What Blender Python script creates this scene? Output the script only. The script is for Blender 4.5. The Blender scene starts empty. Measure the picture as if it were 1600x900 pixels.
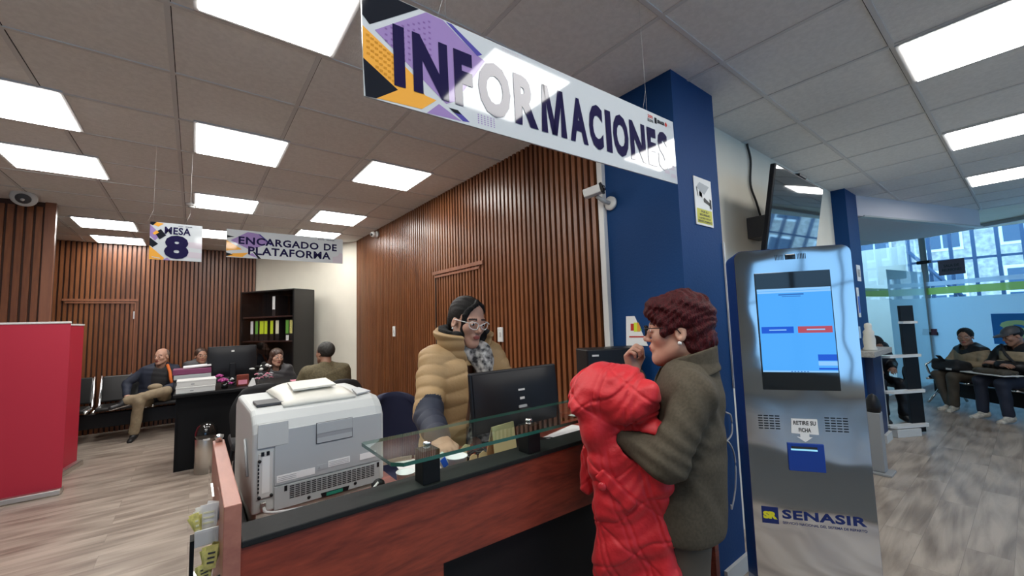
import bpy, bmesh, math, random
import numpy as np
from mathutils import Vector, Matrix
random.seed(4); rng = np.random.RandomState(4)
SC = bpy.context.scene; COL = SC.collection; PI = math.pi
# ------------------------------------------------------------------ camera, sky, exposure
CEIL = 2.915
YAW, PIT, ROL = .9068, .0810, -.0310
fwd = Vector((math.cos(YAW)*math.cos(PIT), math.sin(YAW)*math.cos(PIT), math.sin(PIT)))
rgt = fwd.cross(Vector((0, 0, 1))).normalized(); upv = rgt.cross(fwd)
c_, s_ = math.cos(ROL), math.sin(ROL)
r2, u2 = c_*rgt + s_*upv, -s_*rgt + c_*upv
cam = bpy.data.cameras.new('camera'); co = bpy.data.objects.new('camera', cam); COL.objects.link(co)
cam.sensor_width = 36; cam.lens = 36*634.58/1600; cam.clip_start = .02; cam.clip_end = 200
mw = Matrix.Identity(4)
for i in range(3):
    mw[i][0], mw[i][1], mw[i][2] = r2[i], u2[i], -fwd[i]
mw[2][3] = 1.5
co.matrix_world = mw; SC.camera = co
SC.view_settings.view_transform = 'Standard'; SC.view_settings.look = 'None'
SC.view_settings.gamma = 1; SC.view_settings.use_curve_mapping = False
SC.view_settings.exposure = 0.85
LAMP = 9.0             # radiance of the ceiling panels
W = bpy.data.worlds.new('sky'); SC.world = W; W.use_nodes = True
bg = W.node_tree.nodes['Background']; bg.inputs[0].default_value = (.41, .69, 1, 1); bg.inputs[1].default_value = 2.2
SC.cycles.max_bounces = 8; SC.cycles.transparent_max_bounces = 12; SC.cycles.sample_clamp_indirect = 6
SC.cycles.caustics_reflective = False; SC.cycles.caustics_refractive = False
# ------------------------------------------------------------------ materials
def mat(name, col, rough=.5, metal=0, noise=0, nscale=20, emit=None, es=1, bump=0, bscale=60, coat=0, spec=.5, stretch=(1, 1, 1), col2=None, sheen=0):
    m = bpy.data.materials.new(name); m.use_nodes = True; nt = m.node_tree; N = nt.nodes; L = nt.links
    b = N['Principled BSDF']; b.inputs['Base Color'].default_value = (*col, 1)
    b.inputs['Roughness'].default_value = rough; b.inputs['Metallic'].default_value = metal
    b.inputs['Specular IOR Level'].default_value = spec; b.inputs['Coat Weight'].default_value = coat; b.inputs['Coat Roughness'].default_value = .03
    if sheen: b.inputs['Sheen Weight'].default_value = sheen
    if noise or bump or col2:
        tc = N.new('ShaderNodeTexCoord'); mp = N.new('ShaderNodeMapping'); mp.inputs['Scale'].default_value = stretch
        L.new(tc.outputs['Object'], mp.inputs['Vector'])
    if noise or col2:
        t = N.new('ShaderNodeTexNoise'); t.inputs['Scale'].default_value = nscale; t.inputs['Detail'].default_value = 4
        L.new(mp.outputs[0], t.inputs['Vector'])
        r = N.new('ShaderNodeValToRGB'); c2 = col2 or tuple(max(0, x*(1-noise)) for x in col)
        r.color_ramp.elements[0].color = (*c2, 1); r.color_ramp.elements[1].color = (*(col if col2 else tuple(min(1, x*(1+noise*.6)) for x in col)), 1)
        r.color_ramp.elements[0].position = .36; r.color_ramp.elements[1].position = .64
        L.new(t.outputs['Fac'], r.inputs[0]); L.new(r.outputs[0], b.inputs['Base Color'])
    if bump:
        t2 = N.new('ShaderNodeTexNoise'); t2.inputs['Scale'].default_value = bscale; t2.inputs['Detail'].default_value = 3
        L.new(mp.outputs[0], t2.inputs['Vector'])
        bp = N.new('ShaderNodeBump'); bp.inputs['Strength'].default_value = bump; bp.inputs['Distance'].default_value = .01
        L.new(t2.outputs['Fac'], bp.inputs['Height']); L.new(bp.outputs[0], b.inputs['Normal'])
    if emit: b.inputs['Emission Color'].default_value = (*emit, 1); b.inputs['Emission Strength'].default_value = es
    return m
def glassmat(name, tint=(.9, 1, .96), refl=1.0, ior=1.5):
    m = bpy.data.materials.new(name); m.use_nodes = True; nt = m.node_tree; N = nt.nodes; L = nt.links
    N.remove(N['Principled BSDF']); o = N['Material Output']
    tr = N.new('ShaderNodeBsdfTransparent'); tr.inputs[0].default_value = (*tint, 1)
    g = N.new('ShaderNodeBsdfGlossy'); g.inputs['Roughness'].default_value = .01; g.inputs[0].default_value = (refl, refl, refl, 1)
    f = N.new('ShaderNodeFresnel'); f.inputs['IOR'].default_value = ior
    ge = N.new('ShaderNodeNewGeometry'); ma = N.new('ShaderNodeMath'); ma.operation = 'MULTIPLY_ADD'; ma.use_clamp = True; ma.inputs[1].default_value = -1; L.new(ge.outputs['Backfacing'], ma.inputs[0]); L.new(f.outputs[0], ma.inputs[2])
    mx = N.new('ShaderNodeMixShader'); L.new(ma.outputs[0], mx.inputs[0]); L.new(tr.outputs[0], mx.inputs[1]); L.new(g.outputs[0], mx.inputs[2])
    L.new(mx.outputs[0], o.inputs[0]); return m
def filmmat(name, col, trans=.25):
    "frosted adhesive film on glass: part lets light through, part scatters it"
    m = bpy.data.materials.new(name); m.use_nodes = True; nt = m.node_tree; N = nt.nodes; L = nt.links
    N.remove(N['Principled BSDF']); o = N['Material Output']
    a = N.new('ShaderNodeBsdfTranslucent'); a.inputs[0].default_value = (*col, 1)
    d = N.new('ShaderNodeBsdfDiffuse'); d.inputs[0].default_value = (*col, 1)
    t = N.new('ShaderNodeBsdfTransparent')
    m1 = N.new('ShaderNodeMixShader'); m1.inputs[0].default_value = .3; L.new(a.outputs[0], m1.inputs[1]); L.new(d.outputs[0], m1.inputs[2])
    m2 = N.new('ShaderNodeMixShader'); m2.inputs[0].default_value = trans; L.new(m1.outputs[0], m2.inputs[1]); L.new(t.outputs[0], m2.inputs[2])
    L.new(m2.outputs[0], o.inputs[0]); return m
def woodmat(name, c1, c2, scale=3.0, axis='X', rough=.3, coat=0, dist=6.0, along=None):
    m = bpy.data.materials.new(name); m.use_nodes = True; nt = m.node_tree; N = nt.nodes; L = nt.links; b = N['Principled BSDF']
    tc = N.new('ShaderNodeTexCoord'); mp = N.new('ShaderNodeMapping'); st = {'X': (.18, 1, 1), 'Y': (1, .18, 1), 'Z': (1, 1, .12)}[axis]
    mp.inputs['Scale'].default_value = tuple(along if (along and v != 1) else v for v in st); L.new(tc.outputs['Object'], mp.inputs[0])
    n = N.new('ShaderNodeTexNoise'); n.inputs['Scale'].default_value = scale; n.inputs['Detail'].default_value = 8; n.inputs['Distortion'].default_value = dist*.15; n.inputs['Roughness'].default_value = .65
    L.new(mp.outputs[0], n.inputs['Vector'])
    n2 = N.new('ShaderNodeTexNoise'); n2.inputs['Scale'].default_value = scale*9; n2.inputs['Detail'].default_value = 4; L.new(mp.outputs[0], n2.inputs['Vector'])
    mx = N.new('ShaderNodeMath'); mx.operation = 'MULTIPLY_ADD'; L.new(n2.outputs['Fac'], mx.inputs[0]); mx.inputs[1].default_value = .35; L.new(n.outputs['Fac'], mx.inputs[2])
    r = N.new('ShaderNodeValToRGB'); e = r.color_ramp.elements; e[0].position = .48; e[0].color = (*c2, 1); e[1].position = .85; e[1].color = (*c1, 1)
    L.new(mx.outputs[0], r.inputs[0]); L.new(r.outputs[0], b.inputs['Base Color']); b.inputs['Roughness'].default_value = rough; b.inputs['Coat Weight'].default_value = coat
    return m
def floormat():
    m = bpy.data.materials.new('laminate_floor'); m.use_nodes = True; nt = m.node_tree; N = nt.nodes; L = nt.links; b = N['Principled BSDF']
    tc = N.new('ShaderNodeTexCoord')
    br = N.new('ShaderNodeTexBrick'); br.inputs['Scale'].default_value = 1; br.inputs['Brick Width'].default_value = 1.28; br.inputs['Row Height'].default_value = .192; br.offset = .37
    br.inputs['Mortar Size'].default_value = .0012; br.inputs['Mortar Smooth'].default_value = .6; br.inputs['Bias'].default_value = 0
    br.inputs['Color1'].default_value = (.0, .0, .0, 1); br.inputs['Color2'].default_value = (1, 1, 1, 1); br.inputs['Mortar'].default_value = (0, 0, 0, 1)
    L.new(tc.outputs['Object'], br.inputs['Vector'])
    mp = N.new('ShaderNodeMapping'); mp.inputs['Scale'].default_value = (.32, 3.2, 1); L.new(tc.outputs['Object'], mp.inputs[0])
    ad = N.new('ShaderNodeVectorMath'); ad.operation = 'MULTIPLY_ADD'; L.new(br.outputs['Color'], ad.inputs[0]); ad.inputs[1].default_value = (3.1, 7.7, 0); L.new(mp.outputs[0], ad.inputs[2])
    n = N.new('ShaderNodeTexNoise'); n.inputs['Scale'].default_value = 2.2; n.inputs['Detail'].default_value = 9; n.inputs['Roughness'].default_value = .62; n.inputs['Distortion'].default_value = 1.1
    L.new(ad.outputs[0], n.inputs['Vector'])
    wv = N.new('ShaderNodeTexWave'); wv.wave_type = 'RINGS'; wv.rings_direction = 'Y'; wv.inputs['Scale'].default_value = 1.6; wv.inputs['Distortion'].default_value = 9; wv.inputs['Detail'].default_value = 3; wv.inputs['Detail Scale'].default_value = .8
    L.new(ad.outputs[0], wv.inputs['Vector'])
    mm = N.new('ShaderNodeMath'); mm.operation = 'MULTIPLY_ADD'; L.new(wv.outputs['Fac'], mm.inputs[0]); mm.inputs[1].default_value = .16; L.new(n.outputs['Fac'], mm.inputs[2])
    r = N.new('ShaderNodeValToRGB'); e = r.color_ramp.elements; e[0].position = .36; e[0].color = (.185, .145, .118, 1); e[1].position = .74; e[1].color = (.42, .355, .295, 1)
    L.new(mm.outputs[0], r.inputs[0])
    mo = N.new('ShaderNodeMix'); mo.data_type = 'RGBA'; L.new(br.outputs['Fac'], mo.inputs[0]); L.new(r.outputs[0], mo.inputs[6]); mo.inputs[7].default_value = (.16, .13, .11, 1)
    L.new(mo.outputs[2], b.inputs['Base Color']); b.inputs['Roughness'].default_value = .33; b.inputs['Specular IOR Level'].default_value = .45
    return m
def emat(name, col, s):
    m = bpy.data.materials.new(name); m.use_nodes = True; b = m.node_tree.nodes['Principled BSDF']
    b.inputs['Base Color'].default_value = (0, 0, 0, 1); b.inputs['Specular IOR Level'].default_value = .3; b.inputs['Roughness'].default_value = .08
    b.inputs['Emission Color'].default_value = (*col, 1); b.inputs['Emission Strength'].default_value = s; return m
M = dict(
 floor=floormat(), ceil=mat('ceiling_tile', (.80, .79, .77), .9, noise=.05, nscale=40, bump=.25, bscale=170), tbar=mat('ceiling_bar', (.66, .655, .65), .7, spec=.2),
 gap=mat('dark_gap_and_shadow', (.02, .018, .016), .9),  # real door joint, and the painted shadow line along the ceiling bars
 slat=woodmat('walnut_slat', (.275, .10, .037), (.135, .045, .018), 5, 'Z', .32), slatback=mat('slat_backing', (.05, .019, .011), .7),
 trimwood=woodmat('trim_wood', (.30, .12, .06), (.2, .075, .04), 5, 'Z', .35),
 white=mat('white_wall', (.78, .74, .63), .8, noise=.03, nscale=3), fascia=mat('fascia_paint', (.62, .60, .64), .7), dimwall=mat('rear_wall', (.55, .55, .5), .8),
 blue=mat('blue_paint', (.005, .047, .165), .6, bump=.12, bscale=90, spec=.2), bluelow=mat('blue_paint_dark', (.012, .035, .11), .5),
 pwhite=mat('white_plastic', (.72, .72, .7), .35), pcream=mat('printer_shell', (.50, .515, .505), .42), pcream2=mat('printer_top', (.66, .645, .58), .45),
 grey=mat('grey_plastic', (.30, .31, .32), .45), lgrey=mat('light_grey_plastic', (.40, .42, .43), .4), black=mat('black_plastic', (.010, .010, .012), .42, spec=.3), bmatte=mat('black_laminate', (.006, .006, .007), .5, spec=.2),
 counter=mat('black_counter_top', (.014, .0145, .0145), .6, noise=.1, nscale=80, spec=.2), bluefab=mat('navy_fabric', (.01, .014, .05), .8), bfab=mat('black_fabric', (.014, .014, .016), .75, bump=.2, bscale=300),
 redwood=woodmat('red_mahogany', (.31, .055, .027), (.105, .017, .010), 13, 'X', .42, dist=9, along=.16), pinkwood=woodmat('mahogany_edge', (.42, .18, .125), (.27, .10, .075), 6, 'Y', .4),
 chrome=mat('chrome', (.82, .82, .82), .12, 1), steel=mat('brushed_steel', (.72, .69, .65), .36, 1), glass=glassmat('clear_glass'), gedge=mat('green_glass_edge', (.02, .10, .075), .12, coat=.5),
 acryl=glassmat('acrylic', (.97, .97, .97)), paper=mat('paper', (.78, .78, .77), .8), kraft=mat('kraft_card', (.60, .44, .24), .8), yellow=mat('yellow_leaflet', (.74, .68, .22), .7, noise=.3, nscale=60), ypaper=mat('pale_yellow_paper', (.8, .78, .55), .7),
 red=mat('red_banner_cloth', (.50, .022, .05), .5), redc=mat('red_quilted_cloth', (.56, .011, .019), .55, bump=.25, bscale=55, sheen=.1), redc2=mat('red_button', (.55, .03, .04), .3),
 olive=mat('olive_cloth', (.082, .069, .049), .85, noise=.15, nscale=120, spec=.2), oliveB=mat('olive_jacket_cloth', (.13, .105, .055), .8, noise=.25, nscale=60), trous=mat('olive_trouser_cloth', (.075, .062, .046), .8), khaki=mat('khaki_cloth', (.30, .235, .15), .8, noise=.1, nscale=30),
 tan=mat('tan_quilted_cloth', (.42, .275, .13), .6, bump=.1, bscale=90), navy=mat('navy_cloth', (.018, .024, .045), .7), furblack=mat('black_fur', (.008, .008, .008), .9, bump=.8, bscale=140),
 scarf=mat('patterned_scarf', (.55, .54, .52), .8, col2=(.025, .025, .03), nscale=38), skin=mat('skin', (.43, .225, .15), .5, noise=.08, nscale=30), skin2=mat('skin_light', (.55, .31, .22), .5, noise=.06, nscale=25), skin3=mat('skin_tanned', (.33, .17, .11), .5),
 lip=mat('lips', (.36, .10, .085), .4), brow=mat('eyebrow', (.035, .02, .018), .8), eyew=mat('eye_white', (.7, .68, .66), .2), iris=mat('iris', (.012, .007, .005), .15),
 hairb=mat('black_hair', (.007, .006, .0055), .5, spec=.25, bump=.5, bscale=120, stretch=(4, 4, .6)), hairr=mat('dyed_red_hair', (.062, .005, .007), .5, spec=.22, noise=.6, nscale=60, bump=.7, bscale=120, stretch=(3, 3, .8)), hairbr=mat('brown_hair', (.06, .03, .02), .45, noise=.4, nscale=50), hairg=mat('grey_hair', (.03, .027, .024), .6, noise=.4, nscale=60), stubble=mat('cropped_hair', (.22, .16, .13), .7),
 orange=mat('orange_strap', (.75, .17, .03), .6), leather=mat('black_leather', (.018, .018, .018), .3), dgrey=mat('dark_grey', (.05, .05, .055), .5), shoe=mat('black_shoe', (.015, .015, .017), .4), sneaker=mat('pale_sneaker', (.55, .52, .45), .6, noise=.3, nscale=25), sole=mat('white_sole', (.7, .68, .65), .6),
 glossyb=mat('glossy_black', (.01, .01, .01), .08, coat=1), bookc=mat('black_bookcase', (.012, .012, .013), .25, coat=.3), shelfb=mat('brown_shelf', (.05, .022, .018), .4), binder=mat('binder_spine', (.018, .012, .012), .5),
 lime=mat('lime_label', (.62, .75, .03), .6), green=mat('green_label', (.16, .42, .06), .6), purple=mat('purple_folder', (.17, .03, .09), .5), pink=mat('pink_petal', (.75, .28, .38), .6), magenta=mat('magenta_petal', (.35, .04, .2), .6),
 kblue=mat('kiosk_blue', (.008, .018, .13), .25, coat=.4), slotblue=mat('slot_panel_blue', (.012, .05, .30), .35), stone=mat('grey_stone', (.36, .35, .33), .6, noise=.3, nscale=50), cable=mat('grey_cable', (.5, .5, .5), .5), cableb=mat('black_cable', (.02, .02, .02), .5),
 tv=mat('tv_screen', (.012, .014, .016), .04, coat=1, spec=.8), screen_off=mat('dark_display', (.012, .016, .02), .05, coat=.6), cup=mat('white_cup', (.75, .75, .75), .4), bluep=mat('blue_print', (.03, .12, .62), .4),
 ring=mat('camera_ring', (.55, .54, .52), .35), lens=mat('camera_lens', (.02, .02, .025), .08, coat=1), inkN=mat('navy_ink', (.014, .011, .05), .05, spec=.34), inkW=mat('white_print', (.52, .55, .57), .05, spec=.34), inkP=mat('purple_print', (.29, .20, .42), .05, spec=.34), inkO=mat('orange_print', (.75, .36, .06), .05, spec=.34), inkD=mat('dark_print', (.012, .014, .02), .05, spec=.34), inkG=mat('grey_print', (.52, .47, .52), .05, spec=.34), inkB=mat('indigo_print', (.08, .07, .30), .05, spec=.34),
 inkOd=mat('orange_dots', (.55, .24, .03), .05, spec=.34), inkPd=mat('purple_dots', (.2, .12, .3), .05, spec=.34), inkR=mat('red_print', (.5, .05, .04), .1, spec=.34),
 sign=mat('sign_white', (.78, .78, .76), .4), ylw=mat('sign_yellow', (.62, .58, .05), .5), txt=mat('black_text', (.02, .02, .02), .5), lightf=mat('light_frame', (.6, .6, .6), .5),
 curb=mat('white_skirting', (.6, .6, .58), .6), concrete=mat('grey_mat', (.075, .076, .073), .95, noise=.5, nscale=90), brick=mat('street_stone', (.42, .40, .38), .9, noise=.3, nscale=6), steelblue=mat('blue_steel', (.05, .10, .2), .5), winframe=mat('street_window_frame', (.75, .75, .75), .6), winglass=mat('street_window_glass', (.05, .09, .15), .1),
 film=filmmat('frosted_film', (.72, .85, .91), .12), filmG=filmmat('green_film', (.55, .72, .25), .2), filmW=filmmat('pale_film', (.75, .85, .95), .25), sglass=glassmat('partition_glass', (.86, .95, .98)),
 lamp=emat('lamp_diffuser', (1, .985, .95), LAMP), scr=emat('screen_blue', (.05, .25, .60), .9), scrW=emat('screen_bar', (.17, .36, .60), .9), scrB=emat('screen_button_blue', (.008, .06, .40), .9), scrR=emat('screen_button_red', (.28, .045, .065), .9), scrT=emat('screen_text', (.02, .09, .3), .9), slotlit=emat('slot_light', (.2, .45, .6), .9),
 logob=mat('logo_blue', (.006, .02, .13), .4), logoy=mat('logo_yellow', (.75, .70, .02), .4),
)
def steelface():
    m = mat('polished_steel', (.74, .76, .78), .07, 1)
    N = m.node_tree.nodes; L = m.node_tree.links; b = N['Principled BSDF']
    tc = N.new('ShaderNodeTexCoord'); t = N.new('ShaderNodeTexNoise'); t.inputs['Scale'].default_value = 3.2; t.inputs['Detail'].default_value = 1
    bp = N.new('ShaderNodeBump'); bp.inputs['Strength'].default_value = .16; bp.inputs['Distance'].default_value = .05
    L.new(tc.outputs['Object'], t.inputs['Vector']); L.new(t.outputs['Fac'], bp.inputs['Height']); L.new(bp.outputs[0], b.inputs['Normal']); return m
M['ksteel'] = steelface()
# ------------------------------------------------------------------ mesh helpers
class MB:
    def __init__(s): s.bm = bmesh.new(); s.sm = []
    def _mi(s, fs, mi):
        for f in fs: f.material_index = mi
    def box(s, x0, x1, y0, y1, z0, z1, mi=0, bev=0, mtx=None):
        g = bmesh.ops.create_cube(s.bm, size=1); vs = g['verts']
        bmesh.ops.scale(s.bm, vec=(abs(x1-x0), abs(y1-y0), abs(z1-z0)), verts=vs); bmesh.ops.translate(s.bm, vec=((x0+x1)/2, (y0+y1)/2, (z0+z1)/2), verts=vs)
        fs = set(f for v in vs for f in v.link_faces); s._mi(fs, mi)
        if bev:
            r = bmesh.ops.bevel(s.bm, geom=list(set(e for f in fs for e in f.edges)), offset=bev, segments=2, affect='EDGES', profile=.5)
            vs = list(set(v for f in r['faces'] for v in f.verts) | set(v for v in vs if v.is_valid)); s._mi(r['faces'], mi)
        if mtx is not None: bmesh.ops.transform(s.bm, matrix=mtx, verts=list(set(vs)))
        return s
    def poly(s, pts, mi=0):
        f = s.bm.faces.new([s.bm.verts.new(p) for p in pts]); f.material_index = mi; return s
    def prism(s, pts, ext, mi=0):
        "closed prism: polygon pts (3D) swept along ext"
        ext = Vector(ext); a = [s.bm.verts.new(p) for p in pts]; b = [s.bm.verts.new(Vector(p)+ext) for p in pts]; n = len(a)
        fs = [s.bm.faces.new(a[::-1]), s.bm.faces.new(b)] + [s.bm.faces.new((a[i], a[(i+1) % n], b[(i+1) % n], b[i])) for i in range(n)]
        s._mi(fs, mi); return s
    def tube(s, pts, r, seg=10, mi=0, cap=True, rs=None):
        pts = [Vector(p) for p in pts]; n = len(pts); rings = []
        t0 = (pts[1]-pts[0]).normalized(); ref = Vector((0, 0, 1)) if abs(t0.z) < .9 else Vector((1, 0, 0))
        for i, p in enumerate(pts):
            t = ((pts[min(i+1, n-1)]-pts[max(i-1, 0)])).normalized()
            a = t.cross(ref).normalized(); b = t.cross(a).normalized(); ref = -(a.cross(t)) if False else ref
            rr = rs[i] if rs else r
            rings.append([s.bm.verts.new(p+(a*math.cos(k*2*PI/seg)+b*math.sin(k*2*PI/seg))*rr) for k in range(seg)])
        fs = []
        for i in range(n-1):
            for k in range(seg): fs.append(s.bm.faces.new((rings[i][k], rings[i][(k+1) % seg], rings[i+1][(k+1) % seg], rings[i+1][k])))
        if cap: fs += [s.bm.faces.new(rings[0][::-1]), s.bm.faces.new(rings[-1])]
        for f in fs: f.smooth = True
        s._mi(fs, mi); return s
    def lathe(s, prof, c=(0, 0, 0), seg=24, mi=0, axis=None):
        "prof [(r,z)...]"
        q = Vector((0, 0, 1)).rotation_difference(Vector(axis)) if axis else None; rings = []
        for r, z in prof:
            ring = []
            for k in range(seg):
                v = Vector((max(r, 1e-4)*math.cos(k*2*PI/seg), max(r, 1e-4)*math.sin(k*2*PI/seg), z))
                if q: v = q @ v
                ring.append(s.bm.verts.new(v+Vector(c)))
            rings.append(ring)
        fs = []
        for i in range(len(rings)-1):
            for k in range(seg): fs.append(s.bm.faces.new((rings[i][k], rings[i][(k+1) % seg], rings[i+1][(k+1) % seg], rings[i+1][k])))
        fs += [s.bm.faces.new(rings[0][::-1]), s.bm.faces.new(rings[-1])]
        for f in fs: f.smooth = True
        s._mi(fs, mi); return s
    def ball(s, c, r, mi=0, sub=2):
        if not hasattr(r, '__len__'): r = (r, r, r)
        g = bmesh.ops.create_icosphere(s.bm, subdivisions=sub, radius=1); vs = g['verts']
        bmesh.ops.scale(s.bm, vec=r, verts=vs); bmesh.ops.translate(s.bm, vec=c, verts=vs)
        fs = set(f for v in vs for f in v.link_faces); s._mi(fs, mi)
        for f in fs: f.smooth = True
        return s
    def grid(s, fn, nu, nv, mi=0, thick=None):
        vs = [[s.bm.verts.new(fn(i/nu, j/nv)) for j in range(nv+1)] for i in range(nu+1)]; fs = []
        for i in range(nu):
            for j in range(nv): fs.append(s.bm.faces.new((vs[i][j], vs[i+1][j], vs[i+1][j+1], vs[i][j+1])))
        for f in fs: f.smooth = True
        s._mi(fs, mi); return s
    def obj(s, name, mats, parent=None, thick=0, loc=None, fix=True):
        if fix: bmesh.ops.recalc_face_normals(s.bm, faces=s.bm.faces[:])
        me = bpy.data.meshes.new(name); s.bm.to_mesh(me); s.bm.free()
        for m in (mats if isinstance(mats, (list, tuple)) else [mats]): me.materials.append(M[m] if isinstance(m, str) else m)
        o = bpy.data.objects.new(name, me); COL.objects.link(o)
        if parent is not None: o.parent = parent
        if loc: o.location = loc
        if thick:
            md = o.modifiers.new('s', 'SOLIDIFY'); md.thickness = thick; md.offset = 0
        return o
def tag(o, label, cat, group=None, kind=None):
    o['label'] = label; o['category'] = cat
    if group: o['group'] = group
    if kind: o['kind'] = kind
    return o
def struct(o, label=None):
    o['kind'] = 'structure'
    if label: o['label'] = label
    return o
def thing(name, label, cat, loc=(0, 0, 0), rz=0, group=None):
    o = bpy.data.objects.new(name, None); COL.objects.link(o); o.empty_display_size = .1
    o.location = loc; o.rotation_euler = (0, 0, rz); return tag(o, label, cat, group)
def smooth(pts, n=6):
    "rounded path through pts"
    P = [Vector(p) for p in pts]; P = [P[0]*2-P[1]]+P+[P[-1]*2-P[-2]]; out = []
    for i in range(1, len(P)-2):
        a, b, c, d = P[i-1:i+3]
        for k in range(n):
            t = k/n; out.append(.5*((2*b)+(c-a)*t+(2*a-5*b+4*c-d)*t*t+(3*b-a-3*c+d)*t**3))
    return out+[P[-2]]
def dup(root, loc, rz=None, label=None):
    r = root.copy(); COL.objects.link(r); r.location = loc
    if rz is not None: r.rotation_euler = (0, 0, rz)
    if label: r['label'] = label
    for ch in list(root.children):
        c = ch.copy(); COL.objects.link(c); c.parent = r
        for g in list(ch.children):
            d = g.copy(); COL.objects.link(d); d.parent = c
    return r
def text_mesh(body, bold=0.0, spacing=1.0):
    "flat lettering as (verts2d, faces), normalised to width 1 x height 1"
    cu = bpy.data.curves.new('lettering', 'FONT'); cu.body = body; cu.size = 1; cu.offset = bold; cu.space_character = spacing; cu.resolution_u = 3
    ob = bpy.data.objects.new('lettering', cu); COL.objects.link(ob)
    bpy.context.view_layer.update()
    me = bpy.data.meshes.new_from_object(ob.evaluated_get(bpy.context.evaluated_depsgraph_get()))
    v = np.array([x.co[:2] for x in me.vertices]); f = [tuple(p.vertices) for p in me.polygons]
    bpy.data.objects.remove(ob); bpy.data.curves.remove(cu); bpy.data.meshes.remove(me)
    v -= v.min(0); v /= np.maximum(v.max(0), 1e-6); return v, f
def put_text(mb, body, fn, u0, u1, v0, v1, mi=0, bold=.03, spacing=1.0):
    "fn(u,v)->3D point; text fills the rectangle"
    v, f = text_mesh(body, bold, spacing)
    vs = [mb.bm.verts.new(fn(u0+(u1-u0)*a, v0+(v1-v0)*b)) for a, b in v]
    for t in f:
        try: mb.bm.faces.new([vs[i] for i in t]).material_index = mi
        except ValueError: pass
# ------------------------------------------------------------------ distance-field modelling for bodies and cloth
def nrm(a): return np.sqrt((a*a).sum(1))
def cap(P, a, b, ra, rb=None):
    a = np.asarray(a, float); b = np.asarray(b, float); ba = b-a; rb = ra if rb is None else rb
    h = np.clip(((P-a) @ ba)/max(ba @ ba, 1e-12), 0, 1); return nrm(P-a-h[:, None]*ba)-(ra+(rb-ra)*h)
def capt(P, a, b):
    a = np.asarray(a, float); b = np.asarray(b, float); ba = b-a; return ((P-a) @ ba)/(ba @ ba)
def ell(P, c, r, R=None):
    q = P-np.asarray(c, float); q = q if R is None else q @ R; r = np.asarray(r, float)
    k0 = nrm(q/r); k1 = nrm(q/(r*r)); return k0*(k0-1)/np.maximum(k1, 1e-9)
def rbox(P, c, h, rad, R=None):
    q = P-np.asarray(c, float); q = q if R is None else q @ R; q = np.abs(q)-(np.asarray(h, float)-rad)
    return nrm(np.maximum(q, 0))+np.minimum(q.max(1), 0)-rad
def smin(a, b, k):
    h = np.clip(.5+.5*(b-a)/k, 0, 1); return b+(a-b)*h-k*h*(1-h)
def smax(a, b, k): return -smin(-a, -b, k)
def folds(P, amp, f, seed=0):
    r = np.random.RandomState(seed); o = 0
    for i in range(4):
        d = r.randn(3); d /= np.linalg.norm(d); e = r.randn(3)*.6
        o = o+np.sin(P @ d*f*(1+.5*r.rand())+2*np.sin(P @ e*f*.6+r.rand()*6)+r.rand()*6)
    return amp*o/2.5
def sdf_arrays(fn, lo, hi, res):
    lo = np.asarray(lo, float); hi = np.asarray(hi, float); B = 8
    nb = np.ceil((hi-lo)/res/B).astype(int)+1; n = nb*B
    ax = [lo[i]+(np.arange(nb[i])+.5)*B*res-res*.5 for i in range(3)]
    C = np.stack(np.meshgrid(*ax, indexing='ij'), -1).reshape(-1, 3)
    dc = fn(C).reshape(nb); V = np.repeat(np.repeat(np.repeat(dc, B, 0), B, 1), B, 2).astype(np.float32)
    act = np.argwhere(np.abs(dc) < B*res*.87*1.5+res*2)
    off = np.stack(np.meshgrid(*[np.arange(B)]*3, indexing='ij'), -1).reshape(-1, 3)
    for k in range(0, len(act), 300):
        I = (act[k:k+300, None, :]*B+off[None]).reshape(-1, 3); V[I[:, 0], I[:, 1], I[:, 2]] = fn(lo+I*res)
    S = V < 0
    cnt = sum(S[a:n[0]-1+a, b:n[1]-1+b, c:n[2]-1+c].astype(np.int8) for a in (0, 1) for b in (0, 1) for c in (0, 1))
    cells = np.argwhere((cnt > 0) & (cnt < 8)); idx = np.full(n-1, -1, np.int32); idx[tuple(cells.T)] = np.arange(len(cells))
    acc = np.zeros((len(cells), 3)); ct = np.zeros(len(cells))
    cor = [np.array(((k >> 2) & 1, (k >> 1) & 1, k & 1)) for k in range(8)]
    val = [V[tuple((cells+c).T)] for c in cor]
    for i in range(8):
        for b in (4, 2, 1):
            j = i | b
            if j == i: continue
            x = (val[i] < 0) != (val[j] < 0); t = np.where(x, val[i]/np.where(x, val[i]-val[j], 1), 0)[:, None]
            acc += np.where(x[:, None], cor[i]+(cor[j]-cor[i])*t, 0); ct += x
    pts = lo+(cells+acc/ct[:, None])*res; quads = []
    for a in range(3):
        u, v = [(1, 2), (2, 0), (0, 1)][a]
        s0 = [slice(1, n[i]-1) for i in range(3)]; s0[a] = slice(0, n[a]-1); s1 = list(s0); s1[a] = slice(1, n[a])
        A = S[tuple(s0)]; Bq = S[tuple(s1)]; E = np.argwhere(A != Bq)
        if not len(E): continue
        fl = A[tuple(E.T)]; base = E.copy(); base[:, u] += 1; base[:, v] += 1
        du = np.zeros(3, int); du[u] = 1; dv = np.zeros(3, int); dv[v] = 1
        q = np.stack([idx[tuple((base-du-dv).T)], idx[tuple((base-dv).T)], idx[tuple(base.T)], idx[tuple((base-du).T)]], 1)
        q = np.where(fl[:, None], q, q[:, ::-1]); quads.append(q[(q >= 0).all(1)])
    return pts, np.concatenate(quads)
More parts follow.
